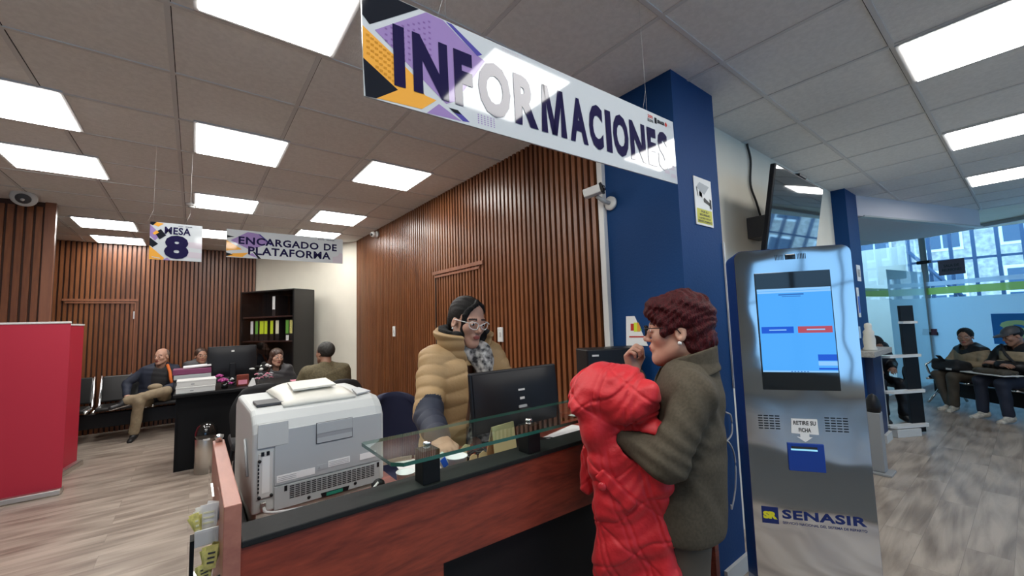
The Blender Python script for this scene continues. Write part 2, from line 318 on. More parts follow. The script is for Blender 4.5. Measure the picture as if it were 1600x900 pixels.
def sdf_obj(name, fn, lo, hi, res, mats, parent=None, paint=None, relax=1):
    pts, q = sdf_arrays(fn, lo, hi, res)
    me = bpy.data.meshes.new(name); me.vertices.add(len(pts)); me.vertices.foreach_set('co', pts.astype(np.float32).ravel())
    me.loops.add(len(q)*4); me.loops.foreach_set('vertex_index', q.astype(np.int32).ravel())
    me.polygons.add(len(q)); me.polygons.foreach_set('loop_start', np.arange(0, len(q)*4, 4, dtype=np.int32)); me.polygons.foreach_set('loop_total', np.full(len(q), 4, np.int32))
    for m in (mats if isinstance(mats, (list, tuple)) else [mats]): me.materials.append(M[m])
    if paint is not None: me.polygons.foreach_set('material_index', paint(pts[q].mean(1)).astype(np.int32))
    me.polygons.foreach_set('use_smooth', np.ones(len(q), bool)); me.update(calc_edges=True); me.validate()
    o = bpy.data.objects.new(name, me); COL.objects.link(o)
    if parent is not None: o.parent = parent
    if relax:
        md = o.modifiers.new('relax', 'SMOOTH'); md.iterations = relax; md.factor = .4
    return o
# ------------------------------------------------------------------ the room
def bx(name, ext, m, **k): return struct(MB().box(*ext, bev=k.get('bev', 0)).obj(name, m))
bx('floor', (-6.2, 15, -6.2, 9.4, -.1, 0), 'floor')
ceil = bx('ceiling', (-6.2, 9.08, -6.2, 9.4, CEIL, CEIL+.12), 'ceil')
b = MB()
k = -14
for i in range(-14, 14):
    x = 2.31-.61*i
    if -6 < x < 9.05: b.box(x-.011, x+.011, -6, 8.84, CEIL-.005, CEIL+.002); b.box(x+.011, x+.0145, -6, 8.84, CEIL-.0015, CEIL+.002, 1)  # dark strip on one side of each bar paints its shadow edge
for j in range(-11, 13):
    y = .9625+.61*j
    if -6 < y < 8.8: b.box(-6, 9.05, y-.011, y+.011, CEIL-.0055, CEIL+.002); b.box(-6, 9.05, y+.011, y+.0145, CEIL-.0015, CEIL+.002, 1)
gr = b.obj('ceiling_grid', ['tbar', 'gap'], ceil); gr['kind'] = 'structure'
bx('trim_1', (9.08, 11.35, -6.2, 4.5, CEIL+.01, CEIL+.12), 'white')
struct(MB().prism([(6.39, 1.24, 2.66), (9.05, .38, 2.66), (9.5, 1.12, 2.66), (9.2, 4, 2.66), (6.39, 4, 2.66)], (0, 0, CEIL-2.66)).obj('trim_2', 'fascia'))
struct(MB().prism([(6.5, 1.19, 2.652), (9.06, .355, 2.652), (9.1, .42, 2.652), (6.5, 1.26, 2.652)], (0, 0, .02)).obj('trim_3', 'lgrey'))
# slatted wall on the right, its slats turned towards the counter
def slats(mb, p0, p1, z0, z1, out, pitch=.056, w=.030, d=.024, skip=None):
    p0 = Vector((*p0, 0)); p1 = Vector((*p1, 0)); L_ = (p1-p0).length; t = (p1-p0).normalized(); o = Vector((*out, 0)); n = int(L_/pitch)
    for i in range(n):
        a = p0+t*((i+.5)*L_/n-w/2); e = a+t*w
        mb.prism([a+Vector((0, 0, z0)), e+Vector((0, 0, z0)), e+o*d+Vector((0, 0, z0)), a+o*d+Vector((0, 0, z0))], (0, 0, z1-z0), 0)
b = MB(); b.box(2.124, 2.24, 1.72, 6.9, 0, CEIL, 1); slats(b, (2.126, 1.74), (2.126, 6.88), 0, CEIL, (-1, 0)); struct(b.obj('wall_right', ['slat', 'slatback']))
b = MB(); b.box(-6.1, .9, 8.87, 9.1, 0, CEIL, 1); slats(b, (-3.2, 8.87), (.88, 8.87), 0, CEIL, (0, -1), .056, .036); struct(b.obj('wall_back', ['slat', 'slatback']))
b = MB(); b.box(-6.1, -1.21, 6.4, 6.47, 0, CEIL, 1); slats(b, (-3.4, 6.4), (-1.29, 6.4), 0, 2.86, (0, -1), .064, .046); b.box(-1.285, -1.205, 6.372, 6.42, 0, CEIL, 2); struct(b.obj('wall_left', ['slat', 'slatback', 'trimwood']))
d_ = Vector((.88-2.12, 8.87-6.88, 0)).normalized()
struct(MB().prism([(2.13, 6.88, 0), (.88, 8.87, 0), (1.0, 8.95, 0), (2.25, 6.96, 0)], (0, 0, CEIL)).obj('wall_corner', 'white'))
# hidden doors in the slatted walls
def door_trim(name, mb_fn): 
    b = MB(); mb_fn(b); return struct(b.obj(name, ['trimwood', 'gap', 'steel']))
def d1(b):
    b.box(2.085, 2.104, 3.10, 4.09, 2.035, 2.07); b.box(2.088, 2.104, 3.16, 4.05, 2.0, 2.022); b.box(2.094, 2.106, 3.105, 3.13, 0, 2.0, 0); b.box(2.0985, 2.106, 4.06, 4.07, 0, 2.0, 1)
door_trim('door_1', d1)
def d2(b):
    b.box(-1.56, -.72, 8.82, 8.848, 2.0, 2.035); b.box(-1.53, -.75, 8.825, 8.848, 1.965, 1.99); b.box(-.765, -.75, 8.834, 8.85, 0, 1.97, 0)
    for z in (.75, 1.72): b.box(-.775, -.76, 8.828, 8.85, z, z+.12, 2)
door_trim('door_2', d2)
# blue column beside the counter, television wall, second column
struct(MB().box(2.12, 2.61, 1.17, 1.72, 0, CEIL, 0).obj('wall_column_near', 'blue'))
bx('baseboard_column', (2.34, 2.625, 1.152, 1.17, 0, .09), 'curb')
bx('wall_television', (2.6, 5.92, 1.37, 1.6, 0, CEIL), 'white')
struct(MB().box(5.91, 6.39, 1.235, 1.7, 0, CEIL).obj('wall_column_far', 'blue'))
bx('trim_4', (6.02, 6.41, 1.16, 1.24, 0, 1.0), 'bluelow')
bx('baseboard_far', (6.15, 6.43, 1.13, 1.2, 0, .09), 'curb')
b = MB(); b.box(2.085, 2.122, 1.672, 1.715, .8, CEIL-.02, 0, .004)
tag(b.obj('cable_trunking', 'pwhite'), 'white vertical cable trunking between the slatted wall and the blue column', 'trunking')
# rear of the room behind the photographer: street front with big panes
bx('wall_rear_left', (-6.2, -6.05, -6.2, 9.3, 0, CEIL), 'dimwall')
bx('wall_rear_back', (-6.1, -4.1, 8.9, 9.1, 0, CEIL), 'dimwall')
b = MB(); b.box(-6.2, -3.75, -5.2, -5.05, 0, CEIL); b.box(-3.75, 15, -5.2, -5.05, 2.62, CEIL); b.box(-3.75, 15, -5.2, -5.05, 0, .35); struct(b.obj('wall_street', 'dimwall'))
b = MB()
for i in range(20): b.box(-3.75+i*.96, -3.69+i*.96, -5.15, -5.08, .35, 2.62)
b.box(-3.75, 15, -5.14, -5.09, 1.9, 1.95); wf = struct(b.obj('window_1', 'steelblue')); MB().box(-3.75, 15, -5.12, -5.112, .35, 2.62).obj('pane', glassmat('daylight_cut_pane', (.50, .56, .60)), wf)  # pane tint added out of view to cut the incoming daylight
b = MB(); b.box(14.2, 14.3, -6, 4.5, 0, .4); b.box(14.2, 14.3, 1.9, 4.6, .4, 3.1); b.box(6.4, 14.3, 4.4, 4.5, 0, 3.1); struct(b.obj('wall_far', 'white'))
# street-side frame of blue steel fins seen through the partition
b = MB()
for i in range(17):
    y = 1.82-i*.36; b.box(14.05, 14.2, y-.03, y+.03, .3, 3.6)
for z in (.4, 1.35, 2.62, 3.3): b.box(14.08, 14.17, -4.5, 1.85, z-.025, z+.025)
b.tube([(13.95, 1.8, 2.9), (13.95, .6, 1.2)], .04, 8); b.tube([(13.95, 1.75, 1.3), (13.95, -.6, 1.75)], .025, 8); struct(b.obj('window_2', 'steelblue'))
t = thing('street_building', 'pale stone building with white sash windows across the street', 'building', (23, -2, -1))
MB().box(0, 1, -14, 14, 0, 11).obj('facade', 'brick', t)
for j in range(3):
    for i in range(9):
        y = -8+i*2.0; z = 2.2+j*2.6
        w = MB().box(-.05, .02, y-.55, y+.55, z-.1, z+1.75).obj('window', 'winframe', t)
        b = MB()
        for a in (0, 1):
            for c in (0, 1): b.box(-.07, -.03, y-.47+a*.5, y-.03+a*.5, z+.0+c*.85, z+.78+c*.85)
        b.obj('pane', 'winglass', w)
# glass partitions of the meeting room
G0 = Vector((11.2, 1.25, 0)); gd = Vector((-.517, -.856, 0)); gn = Vector((-.856, .517, 0))
def gpt(s, z, o=0): return G0+gd*s+gn*o+Vector((0, 0, z))
def gslab(mb, s0, s1, z0, z1, o, th, mi=0): mb.prism([gpt(s0, z0, o), gpt(s1, z0, o), gpt(s1, z1, o), gpt(s0, z1, o)], gn*th, mi)
p = thing('glass_partition', 'frosted blue glass partition of the meeting room behind the seated pair', 'partition', (0, 0, 0))
b = MB(); gslab(b, 0, 3.4, .07, 2.86, 0, .01); b.obj('pane', 'sglass', p)
b = MB(); gslab(b, 0, 3.4, .08, 1.69, .012, .001); b.obj('frosted_film', 'film', p)
b = MB(); gslab(b, 0, 3.4, 1.755, 1.885, .012, .001); b.obj('green_stripe', 'filmG', p)
b = MB(); gslab(b, 0, 3.4, 1.92, 2.0, .012, .001); b.obj('pale_stripe', 'filmW', p)
b = MB(); gslab(b, -.02, 3.4, 2.86, 2.915, -.03, .07); gslab(b, 0, 3.4, 0, .07, -.03, .07); b.obj('frame', 'lgrey', p)
for z in (2.36, .98):
    b = MB(); gslab(b, -.1, .12, z, z+.06, -.02, .05); b.box(0, 0, 0, 0, 0, 0) if False else None; b.obj('hinge', 'black', p)
def emblem(mb, fn, u0, u1, v0, v1, mi_bg, mi_fg):
    mb.poly([fn(u0, v0), fn(u1, v0), fn(u1, v1), fn(u0, v1)], mi_bg)
b = MB(); gslab(b, .93, 2.1, .86, 1.37, .014, .002)
lg = b.obj('logo_panel', 'scrT' if False else mat('partition_logo_blue', (.02, .22, .62), .5), p)
b = MB()
fnl = lambda u, v: gpt(.93+u, .86+v, .0175)
put_text(b, 'SR', fnl, .1, 1.08, .1, .40, 0, .05); b.obj('logo_letters', mat('partition_logo_green', (.55, .78, .35), .5), p)
q = thing('glass_wall', 'clear bluish glass wall panel beside the far blue column', 'partition', (0, 0, 0))
l0, l1 = Vector((6.42, 2.05, 0)), Vector((11.17, 1.26, 0)); ln = Vector((.164, .986, 0))
def lslab(mb, a, c, z0, z1, o, th): mb.prism([l0.lerp(l1, a)+ln*o+Vector((0, 0, z)) for a, z in ((a, z0), (c, z0), (c, z1), (a, z1))], ln*th)
b = MB(); lslab(b, 0, 1, .08, 2.86, 0, .01); b.obj('pane', 'sglass', q)
b = MB(); lslab(b, .66, .995, .08, 2.2, .012, .001); b.obj('frosted_film', 'film', q)
b = MB(); lslab(b, .05, .66, 1.72, 1.86, .012, .001); b.obj('green_stripe', 'filmG', q)
b = MB(); lslab(b, 0, 1, 0, .08, -.03, .07); b.obj('frame', 'lgrey', q)
struct(MB().box(11.19, 11.24, 1.2, 1.29, 0, CEIL).obj('trim_5', 'lgrey'))
# ------------------------------------------------------------------ ceiling light panels
def lamp(x, y, label):
    t = thing('ceiling_light', label, 'ceiling light', (x, y, CEIL), 0, 'square ceiling light panels')
    MB().box(-.29, .29, -.305, .305, -.012, .0).obj('frame', 'lightf', t); MB().box(-.27, .27, -.285, .285, -.017, -.0121).obj('diffuser', 'lamp', t)
rows = [(.25, 1.85, 'largest square light panel at the top left of the sign'), (.25, 3.67, 'square light panel in the middle row, directly above the MESA 8 sign'), (.25, 5.47, 'small square light panel, third from the front above the office desk'), (.25, 7.3, 'narrow far light panel showing between the MESA 8 and platform signs'),
 (1.45, 3.67, 'square light panel beside the slatted right wall, just below the big sign'), (1.45, 5.5, 'square light panel by the slatted right wall, second from the big sign'), (1.45, 6.68, 'light panel nearest the white corner, just above the platform sign'),
 (-.93, 1.85, 'light panel at the extreme top left corner of the picture'), (-.93, 3.67, 'large light panel cut by the left edge, front of the left row'), (-.93, 4.81, 'light panel of the left row just in front of the round speaker'), (-.93, 7.27, 'far light panel of the left row, over the waiting bench'), (-.93, 8.45, 'last light panel of the left row, touching the back slatted wall'),
 (3.22, .04, 'largest light panel of the right hand row at the top right'), (5.05, .04, 'middle light panel of the right hand row'), (6.88, .04, 'farthest light panel of the right hand row, near the fascia')]
for x, y, l in rows: lamp(x, y, l)
for x, y in ((1.44, .04), (1.44, -1.8), (3.22, -1.8), (.25, .04), (-.93, .04)): lamp(x, y, 'square light panel of the ceiling behind the photographer')  # rear-row panels are unseen, added to help light the room
# ------------------------------------------------------------------ ceiling and wall fittings
t = thing('ceiling_speaker', 'round white ceiling speaker with dark centre beside the left slatted wall', 'speaker', (-1.37, 6.08, CEIL-.035)); t.rotation_euler[0] = math.radians(-48); t.scale = (1.12, 1.12, 1.12)
MB().lathe([(.085, 0), (.085, -.02), (.075, -.035), (.05, -.03), (.0, -.03)], seg=32).obj('ring', 'ring', t); MB().lathe([(.05, -.028), (.046, -.04), (.03, -.048), (0, -.05)], seg=24).obj('cone', 'dgrey', t); MB().ball((0, 0, -.05), .014).obj('hub', 'ring', t)
t = thing('smoke_detector', 'small white detector on the ceiling left of the middle light row', 'detector', (-.06, 5.68, CEIL))
MB().lathe([(.055, 0), (.055, -.02), (.04, -.03), (0, -.03)]).obj('base', 'pwhite', t); MB().lathe([(.03, -.03), (.03, -.045), (0, -.05)]).obj('dome', 'ring', t)
t = thing('security_camera', 'white turret camera high at the far end of the slatted wall', 'camera', (2.1, 5.85, 2.83))
MB().lathe([(.05, 0), (.05, .03), (.03, .05)], axis=(-1, 0, 0)).obj('mount', 'pwhite', t); MB().ball((-.075, -.01, -.005), .045).obj('body', 'pwhite', t); MB().ball((-.105, -.03, -.015), .02).obj('lens', 'lens', t)
t = thing('security_camera', 'white box camera on a wall bracket at the corner of the blue column', 'camera', (2.085, 1.66, 2.26))
MB().lathe([(.045, 0), (.045, .015), (.03, .02)], c=(.03, -.03, -.02), axis=(-1, 0, 0)).obj('wall_plate', 'pwhite', t)
MB().tube([(.01, -.03, -.02), (-.04, -.02, -.01), (-.075, 0, .02)], .013).obj('bracket', 'lgrey', t)
mt = Matrix.Translation((-.10, .0, .045)) @ Matrix.Rotation(math.radians(-62), 4, 'Z') @ Matrix.Rotation(math.radians(-12), 4, 'Y')
hb = MB().box(-.065, .05, -.03, .03, -.025, .03, 0, .008, mt).obj('housing', 'pwhite', t)
MB().box(.045, .062, -.032, .032, -.028, .033, 0, .004, mt).obj('front', 'black', t); lb = MB(); lb.lathe([(.018, 0), (.018, .012), (.012, .014)], axis=(1, 0, 0)); bmesh.ops.transform(lb.bm, matrix=mt @ Matrix.Translation((.06, 0, 0)), verts=lb.bm.verts[:]); lb.obj('lens', 'lens', t)
for y, z, lab, s in ((5.25, 1.41, 'small white switch plate on the slatted wall left of the tan coat', .055), (2.86, 1.385, 'larger white switch plate just right of the woman with white glasses', .05)):
    t = thing('wall_switch', lab, 'switch', (2.101, y, z)); MB().box(-.012, 0, -s*.75, s*.75, -s*1.25, s*1.25, 0, .004).obj('plate', 'pwhite', t); MB().box(-.016, -.011, -.012, .012, -.02, .02, 0, .002).obj('button', 'ring', t)
# ------------------------------------------------------------------ hanging acrylic signs
def sign(name, label, x0, x1, y, z0, z1, wires, rz=0):
    "board with print; returns root, fn(u,v,layer) mapping the unit square to points on the front"
    t = thing(name, label, 'sign', (x0, y, z0), rz); w, h = x1-x0, z1-z0
    MB().box(0, w, 0, .006, 0, h).obj('board', 'inkW', t)
    b = MB()
    for wx, wz in wires: b.tube([(wx*w, .003, h-.012), (wx*w+.002, .003, CEIL-z0-.004)], .0006, 4)
    for wx, wz in wires: b.tube([(wx*w-.03, .003, h-.006), (wx*w, .003, h+.09)], .0006, 4)
    b.obj('hanging_wire', 'cable', t)
    return t, w, h
def flat(w, h, lay): return lambda u, v: (u*w, -.0006*lay, v*h)
t, w, h = sign('information_sign', 'long white INFORMACIONES sign hanging from the ceiling over the counter', .315, 1.727, .968, 2.063, 2.356, [(.17, 0), (.86, 0)], math.radians(-.6)); t.rotation_euler[1] = math.radians(-1.5)
b = MB(); A = lambda pts, mi, lay=1: b.poly([flat(w, h, lay)(*p) for p in pts], mi)
# printed ornament on the left end
A([(0, .622), (.058, .45), (.062, .141), (0, .334)], 1); A([(.062, .141), (.076, .168), (.094, .324), (.116, .169), (.14, .155), (.108, .027), (.03, .012), (.021, .006)], 1); A([(.058, .45), (.094, .324), (.076, .168), (.062, .141)], 1)
A([(0, .334), (.002, 0), (.021, .006), (.062, .141)], 0); A([(0, .86), (0, .72), (.013, .653), (.110, .995), (.06, .995), (0, .995)], 0)
A([(.022, .621), (.125, .995), (.162, .99), (.232, .787), (.26, .743), (.184, .206), (.161, .149)], 2); A([(.145, .126), (.195, .019), (.118, .004)], 2)
A([(.168, .99), (.182, .99), (.254, .80), (.241, .764)], 5); A([(.167, .119), (.187, .121), (.215, .032), (.198, .023)], 5); A([(.167, .119), (.187, .121), (.196, .085), (.178, .085)], 0, 2)
for i in range(7):
    for j in range(9):
        u, v = .006+i*.0075, .56-j*.055-i*.02
        if v > .36-2.9*u and u < .056: A([(u, v), (u+.006, v), (u+.006, v-.02), (u, v-.02)], 6, 2)
for i in range(9):
    for j in range(7):
        u, v = .04+i*.011, .68+i*.03-j*.055
        if v < .63+3.4*(u-.022) and v > .60-3.2*(u-.022): A([(u, v), (u+.005, v), (u+.005, v-.018), (u, v-.018)], 7, 2)
for i in range(6):
    for j in range(5): A([(.235+i*.008, .06+j*.022), (.238+i*.008, .06+j*.022), (.238+i*.008, .048+j*.022), (.235+i*.008, .048+j*.022)], 2)
for i in range(8):
    for j in range(3): A([(.31+i*.007, .95+j*.015), (.313+i*.007, .95+j*.015), (.313+i*.007, .942+j*.015), (.31+i*.007, .942+j*.015)], 4)
b.obj('printed_ornament', ['inkD', 'inkO', 'inkP', 'inkN', 'inkG', 'inkB', 'inkOd', 'inkPd'], t); b = MB()
for u, v, s in ((.93, .12, .03), (.95, .2, .04), (.965, .08, .03), (.955, .33, .03), (.975, .25, .02)): A([(u, v), (u+s*.9, v), (u+s*.9, v+s*2), (u, v+s*2)], 4)
b.obj('printed_ornament', ['inkD', 'inkO', 'inkP', 'inkN', 'inkG', 'inkB', 'inkOd', 'inkPd'], t)
def glyph_m(mb, fn, u0, u1, v0, v1, k=.24):
    f = lambda a, c: fn(u0+(u1-u0)*a, v0+(v1-v0)*c)
    for q in ([(0, 0), (k, 0), (k*.8, 1), (.10, 1)], [(1-k, 0), (1, 0), (.90, 1), (1-k*.8, 1)], [(.10, 1), (.30, 1), (.60, 0), (.40, 0)], [(.70, 1), (.90, 1), (.60, 0), (.40, 0)]): mb.poly([f(*p) for p in q], 0)
for ch, u0, u1 in (('I', .055, .077), ('N', .093, .168), ('F', .182, .226), ('O', .240, .325), ('R', .336, .405), ('M', .415, .500), ('A', .512, .578), ('C', .585, .640), ('I', .652, .676), ('O', .683, .752), ('N', .760, .835), ('E', .846, .892), ('S', .901, .957)):
    b = MB(); e = .012 if ch in 'OCS' else 0
    if ch == 'M': glyph_m(b, flat(w, h, 3), u0, u1, .175, .745)
    else: put_text(b, ch, flat(w, h, 3), u0, u1, .175-e, .745+e, 0, .05)
    b.obj('lettering', 'inkN', t)
b = MB(); fl_ = flat(w, h, 2)
put_text(b, '200', fl_, .858, .884, .90, .95, 1, .02); put_text(b, 'BOLIVIA', fl_, .856, .886, .84, .885, 0, .02); b.poly([fl_(.893, .85), fl_(.905, .85), fl_(.905, .94), fl_(.893, .94)], 0)
put_text(b, 'SENASIR', fl_, .908, .948, .87, .925, 0, .05, 1.1); b.poly([fl_(.956, .855), fl_(.963, .90), fl_(.956, .945), fl_(.949, .90)], 1); put_text(b, 'BOLIVIA', fl_, .966, .985, .88, .91, 2, .02)
b.obj('small_logos', ['inkD', 'inkR', 'inkG'], t)
t, w, h = sign('desk_number_sign', 'square hanging sign reading MESA 8 above the waiting bench', -.28, .03, 4.0, 2.04, 2.325, [(.05, 0), (.75, 0)])
b = MB(); A = lambda pts, mi, lay=1: b.poly([flat(w, h, lay)(*p) for p in pts], mi)
A([(0, .62), (.0, .92), (.2, .68), (.1, .5)], 2); A([(0, .93), (0, 1), (.12, 1), (.05, .9)], 0); A([(.12, 1), (.25, .97), (.15, .88), (.06, .92)], 1); A([(.08, .72), (.2, .82), (.3, .66), (.18, .54)], 0, 2); A([(.05, .7), (.12, .78), (.17, .72), (.08, .65)], 1, 3)
A([(0, .37), (0, .58), (.16, .42), (.06, .32)], 0); A([(0, 0), (0, .36), (.28, .05), (.25, 0)], 1); A([(.25, 0), (.33, .07), (.4, 0)], 2); A([(.05, .08), (.2, .05), (.2, .03), (.05, .06)], 3, 2)
b.obj('printed_ornament', ['inkD', 'inkO', 'inkP', 'inkW', 'inkG'], t); b = MB()
for k in range(2): A([(.72, .1+k*.27), (1, .08+k*.27), (1, .24+k*.27), (.72, .26+k*.27)], 4)
b.obj('printed_ornament', ['inkD', 'inkO', 'inkP', 'inkW', 'inkG'], t)
def letters(rows):
    for a in rows:
        b = MB(); put_text(b, a[0], flat(w, h, 3), *a[1:5], 0, *a[5:]); b.obj('lettering', 'inkN', t)
letters([('MESA', .27, .77, .70, .90, .03, 1.08), ('8', .27, .74, .04, .68, .055), ('SENASIR', .66, .8, .925, .95, .03), ('BOLIVIA', .53, .62, .925, .95, .02)])
t, w, h = sign('platform_sign', 'wide hanging sign reading ENCARGADO DE PLATAFORMA in front of the white wall', .235, 1.37, 5.0, 2.24, 2.53, [(.28, 0), (.8, 0)])
b = MB(); A = lambda pts, mi, lay=1: b.poly([flat(w, h, lay)(*p) for p in pts], mi)
A([(.03, .6), (.16, .95), (.24, .92), (.34, .6), (.18, .3)], 2); A([(0, .22), (0, .6), (.1, .35), (.12, .3)], 1); A([(0, .03), (.05, .14), (.17, .2), (.12, .02)], 1); A([(0, .02), (0, .16), (.05, .1)], 0); A([(0, .68), (0, .78), (.06, .74)], 0); A([(.24, .92), (.26, .9), (.36, .55), (.34, .53)], 5); A([(.2, .25), (.215, .25), (.27, 0), (.245, 0)], 0); A([(.17, .12), (.2, .2), (.24, .02)], 2)
b.obj('printed_ornament', ['inkD', 'inkO', 'inkP', 'inkN', 'inkG', 'inkB'], t); b = MB()
A([(.9, .02), (1, .02), (1, .4), (.97, .45), (.95, .3), (.9, .25)], 4)
b.obj('printed_ornament', ['inkD', 'inkO', 'inkP', 'inkN', 'inkG', 'inkB'], t)
letters([('ENCARGADO', .09, .765, .49, .77, .03, 1.08), ('DE', .815, .94, .49, .77, .03, 1.08), ('PLATAFORMA', .165, .88, .13, .43, .03, 1.08), ('SENASIR', .84, .92, .9, .94, .03), ('BOLIVIA', .76, .82, .9, .94, .02)])
# camera warning sign on the blue column
t = thing('camera_warning_sign', 'white and yellow warning sign with a camera drawing on the blue column', 'sign', (2.29, 1.168, 2.03))
MB().box(0, .205, -.004, 0, 0, .29).obj('plate', 'sign', t)
b = MB(); f2 = lambda u, v: (u*.205, -.005, v*.29)
b.poly([f2(.06, .04), f2(.94, .04), f2(.94, .34), f2(.06, .34)], 1)
for k, s in enumerate(('POR SU', 'SEGURIDAD', 'USTED ESTÁ', 'SIENDO FILMADO')):
    wd = (.4, .6, .66, .8)[k]; put_text(b, s, lambda u, v: (u*.205, -.0058, v*.29), .5-wd/2, .5+wd/2, .265-k*.068, .31-k*.068, 0, .03)
b.poly([f2(.1, .78), f2(.3, .9), f2(.86, .86), f2(.55, .66)], 2); b.poly([f2(.13, .76), f2(.5, .66), f2(.5, .55), f2(.17, .6)], 3); b.poly([f2(.25, .72), f2(.42, .68), f2(.42, .58), f2(.25, .61)], 0); b.poly([f2(.1, .78), f2(.14, .78), f2(.2, .6), f2(.16, .6)], 0)
b.poly([f2(.48, .56), f2(.54, .60), f2(.9, .50), f2(.9, .44), f2(.5, .5)], 0); b.poly([f2(.84, .60), f2(.95, .58), f2(.95, .38), f2(.84, .40)], 0)
b.obj('print', ['txt', 'ylw', 'lgrey', 'pwhite'], t)
# ------------------------------------------------------------------ television and its cable
t = thing('television', 'large flat television tilted down high on the white wall above the kiosk', 'television', (3.1, 1.0, 2.52))
tl = Matrix.Rotation(math.radians(10), 4, 'X')
MB().box(0, 1.02, .0, .035, -.60, 0, 0, .006, tl).obj('frame', 'black', t); MB().box(.012, 1.008, -.002, .0, -.585, -.012, 0, 0, tl).obj('screen', 'tv', t); MB().box(.2, .8, .03, .07, -.5, -.15, 0, .01, tl).obj('rear_housing', 'black', t)
MB().box(.4, .6, .12, .37, -.42, -.25, 0, .004).obj('wall_mount', 'dgrey', t); MB().box(.45, .6, -.004, .03, .0, .02, 0, .004, tl).obj('sensor_bar', 'black', t)
pts = [(3.59, 1.355, 2.91), (3.64, 1.355, 2.78), (3.6, 1.355, 2.56), (3.7, 1.355, 2.41), (3.8, 1.355, 2.2), (3.83, 1.355, 1.9)]
tag(MB().tube(smooth(pts), .009, 6).obj('power_cable', 'cableb'), 'black cable running down the white wall from the ceiling behind the television', 'cable')
# ------------------------------------------------------------------ reception counter
t = thing('reception_counter', 'mahogany and black reception counter across the foreground', 'counter', (0, 0, 0))
MB().prism([(.09, 1.08, 0), (.57, 1.08, 0), (.57, 1.08, .826), (2.0, 1.08, .785), (2.0, 1.08, 1.035), (.09, 1.08, 1.035)], (0, .025, 0)).obj('front_panel', 'redwood', t)
MB().box(.10, 2.0, 1.105, 1.15, 0, 1.03).obj('base_panel', 'bmatte', t)
MB().box(.09, 2.02, 1.075, 1.178, 1.035, 1.05, 0, .003).obj('ledge', 'counter', t)
MB().box(.10, .66, 1.13, 1.95, .83, .872).box(.42, .66, 1.15, 1.44, .925, .95).box(.66, 2.08, 1.15, 1.62, .925, .95).box(1.72, 2.08, 1.62, 1.95, .925, .95).obj('work_surface', 'redwood', t)
MB().box(.058, .09, 1.075, 1.73, 0, 1.13, 0, .002).obj('end_panel', 'pinkwood', t)
MB().box(2.05, 2.08, 1.24, 1.95, 0, .92).obj('inner_panel', 'bmatte', t)
MB().box(.115, .14, 1.35, 1.95, 0, .92).obj('inner_panel', 'bmatte', t)
MB().box(2.17, 2.21, 1.125, 1.165, 0, .93, 0, .002).obj('side_post', 'redwood', t)
b = MB(); b.lathe([(.010, 0), (.010, .012), (.013, .014), (.013, .022), (0, .026)], c=(.074, 1.70, 1.13)); b.obj('knob', 'chrome', t)
b = MB()
for z in (.96, .88): b.lathe([(.008, 0), (.008, .006), (0, .008)], c=(.058, 1.14, z), axis=(-1, 0, 0), seg=12)
b.obj('bolt', 'dgrey', t)
# acrylic sheet and leaflet holder outside the end panel
t = thing('leaflet_holder', 'clear acrylic leaflet holder fixed to the left end of the counter', 'leaflet holder', (.0, 1.3, .0))
MB().box(.046, .05, -.12, .30, .2, 1.085).obj('sheet', 'acryl', t)
b = MB(); b.box(.010, .054, -.106, -.104, .93, 1.045); b.box(.010, .012, -.106, -.03, .93, 1.06); b.box(.010, .054, -.106, -.03, .93, .934); b.obj('pocket', 'acryl', t)
MB().box(.004, .012, -.10, -.06, .4, 1.03).obj('side_rail', 'bmatte', t); MB().tube([(.034, -.08, .93), (.036, -.09, .8), (.036, -.09, .4)], .004, 8).obj('wire_support', 'bmatte', t)
MB().box(.012, .056, -.103, -.10, 1.015, 1.05, 0, .001).obj('white_clip', 'pwhite', t)
def leaf(lab, loc, rot, mats, tall=.1, wd=.05):
    t = thing('leaflet', lab, 'leaflet', loc, 0, 'leaflets in the acrylic holder'); b = MB()
    for i in range(6): b.box(-wd/2, wd/2, i*.004, i*.004+.0008, 0, tall-.004*((i*7) % 4), mtx=Matrix.Rotation(rot+.06*i*(-1)**i, 4, 'Y'))
    b.obj('sheets', mats[0], t); b = MB()
    for k in range(3): b.box(-wd*.3, wd*.3, -.0012, -.0004, tall*(.25+.2*k), tall*(.32+.2*k), mtx=Matrix.Rotation(rot, 4, 'Y'))
    b.obj('print', mats[1], t)
leaf('white and pale yellow leaflets standing upright in the upper pocket of the holder', (.036, 1.23, 1.035), .05, ('paper', 'ypaper'), .058, .034)
leaf('bright yellow leaflets fanned out in the front of the holder', (.040, 1.18, .968), .1, ('yellow', 'dgrey'), .05, .022)
leaf('yellow leaflet hanging crooked low on the holder', (.033, 1.185, .945), -.1, ('yellow', 'dgrey'), .035, .022)
leaf('yellow leaflet leaning at the far left of the white leaflets', (.020, 1.215, 1.03), -.12, ('yellow', 'ypaper'), .055, .010)
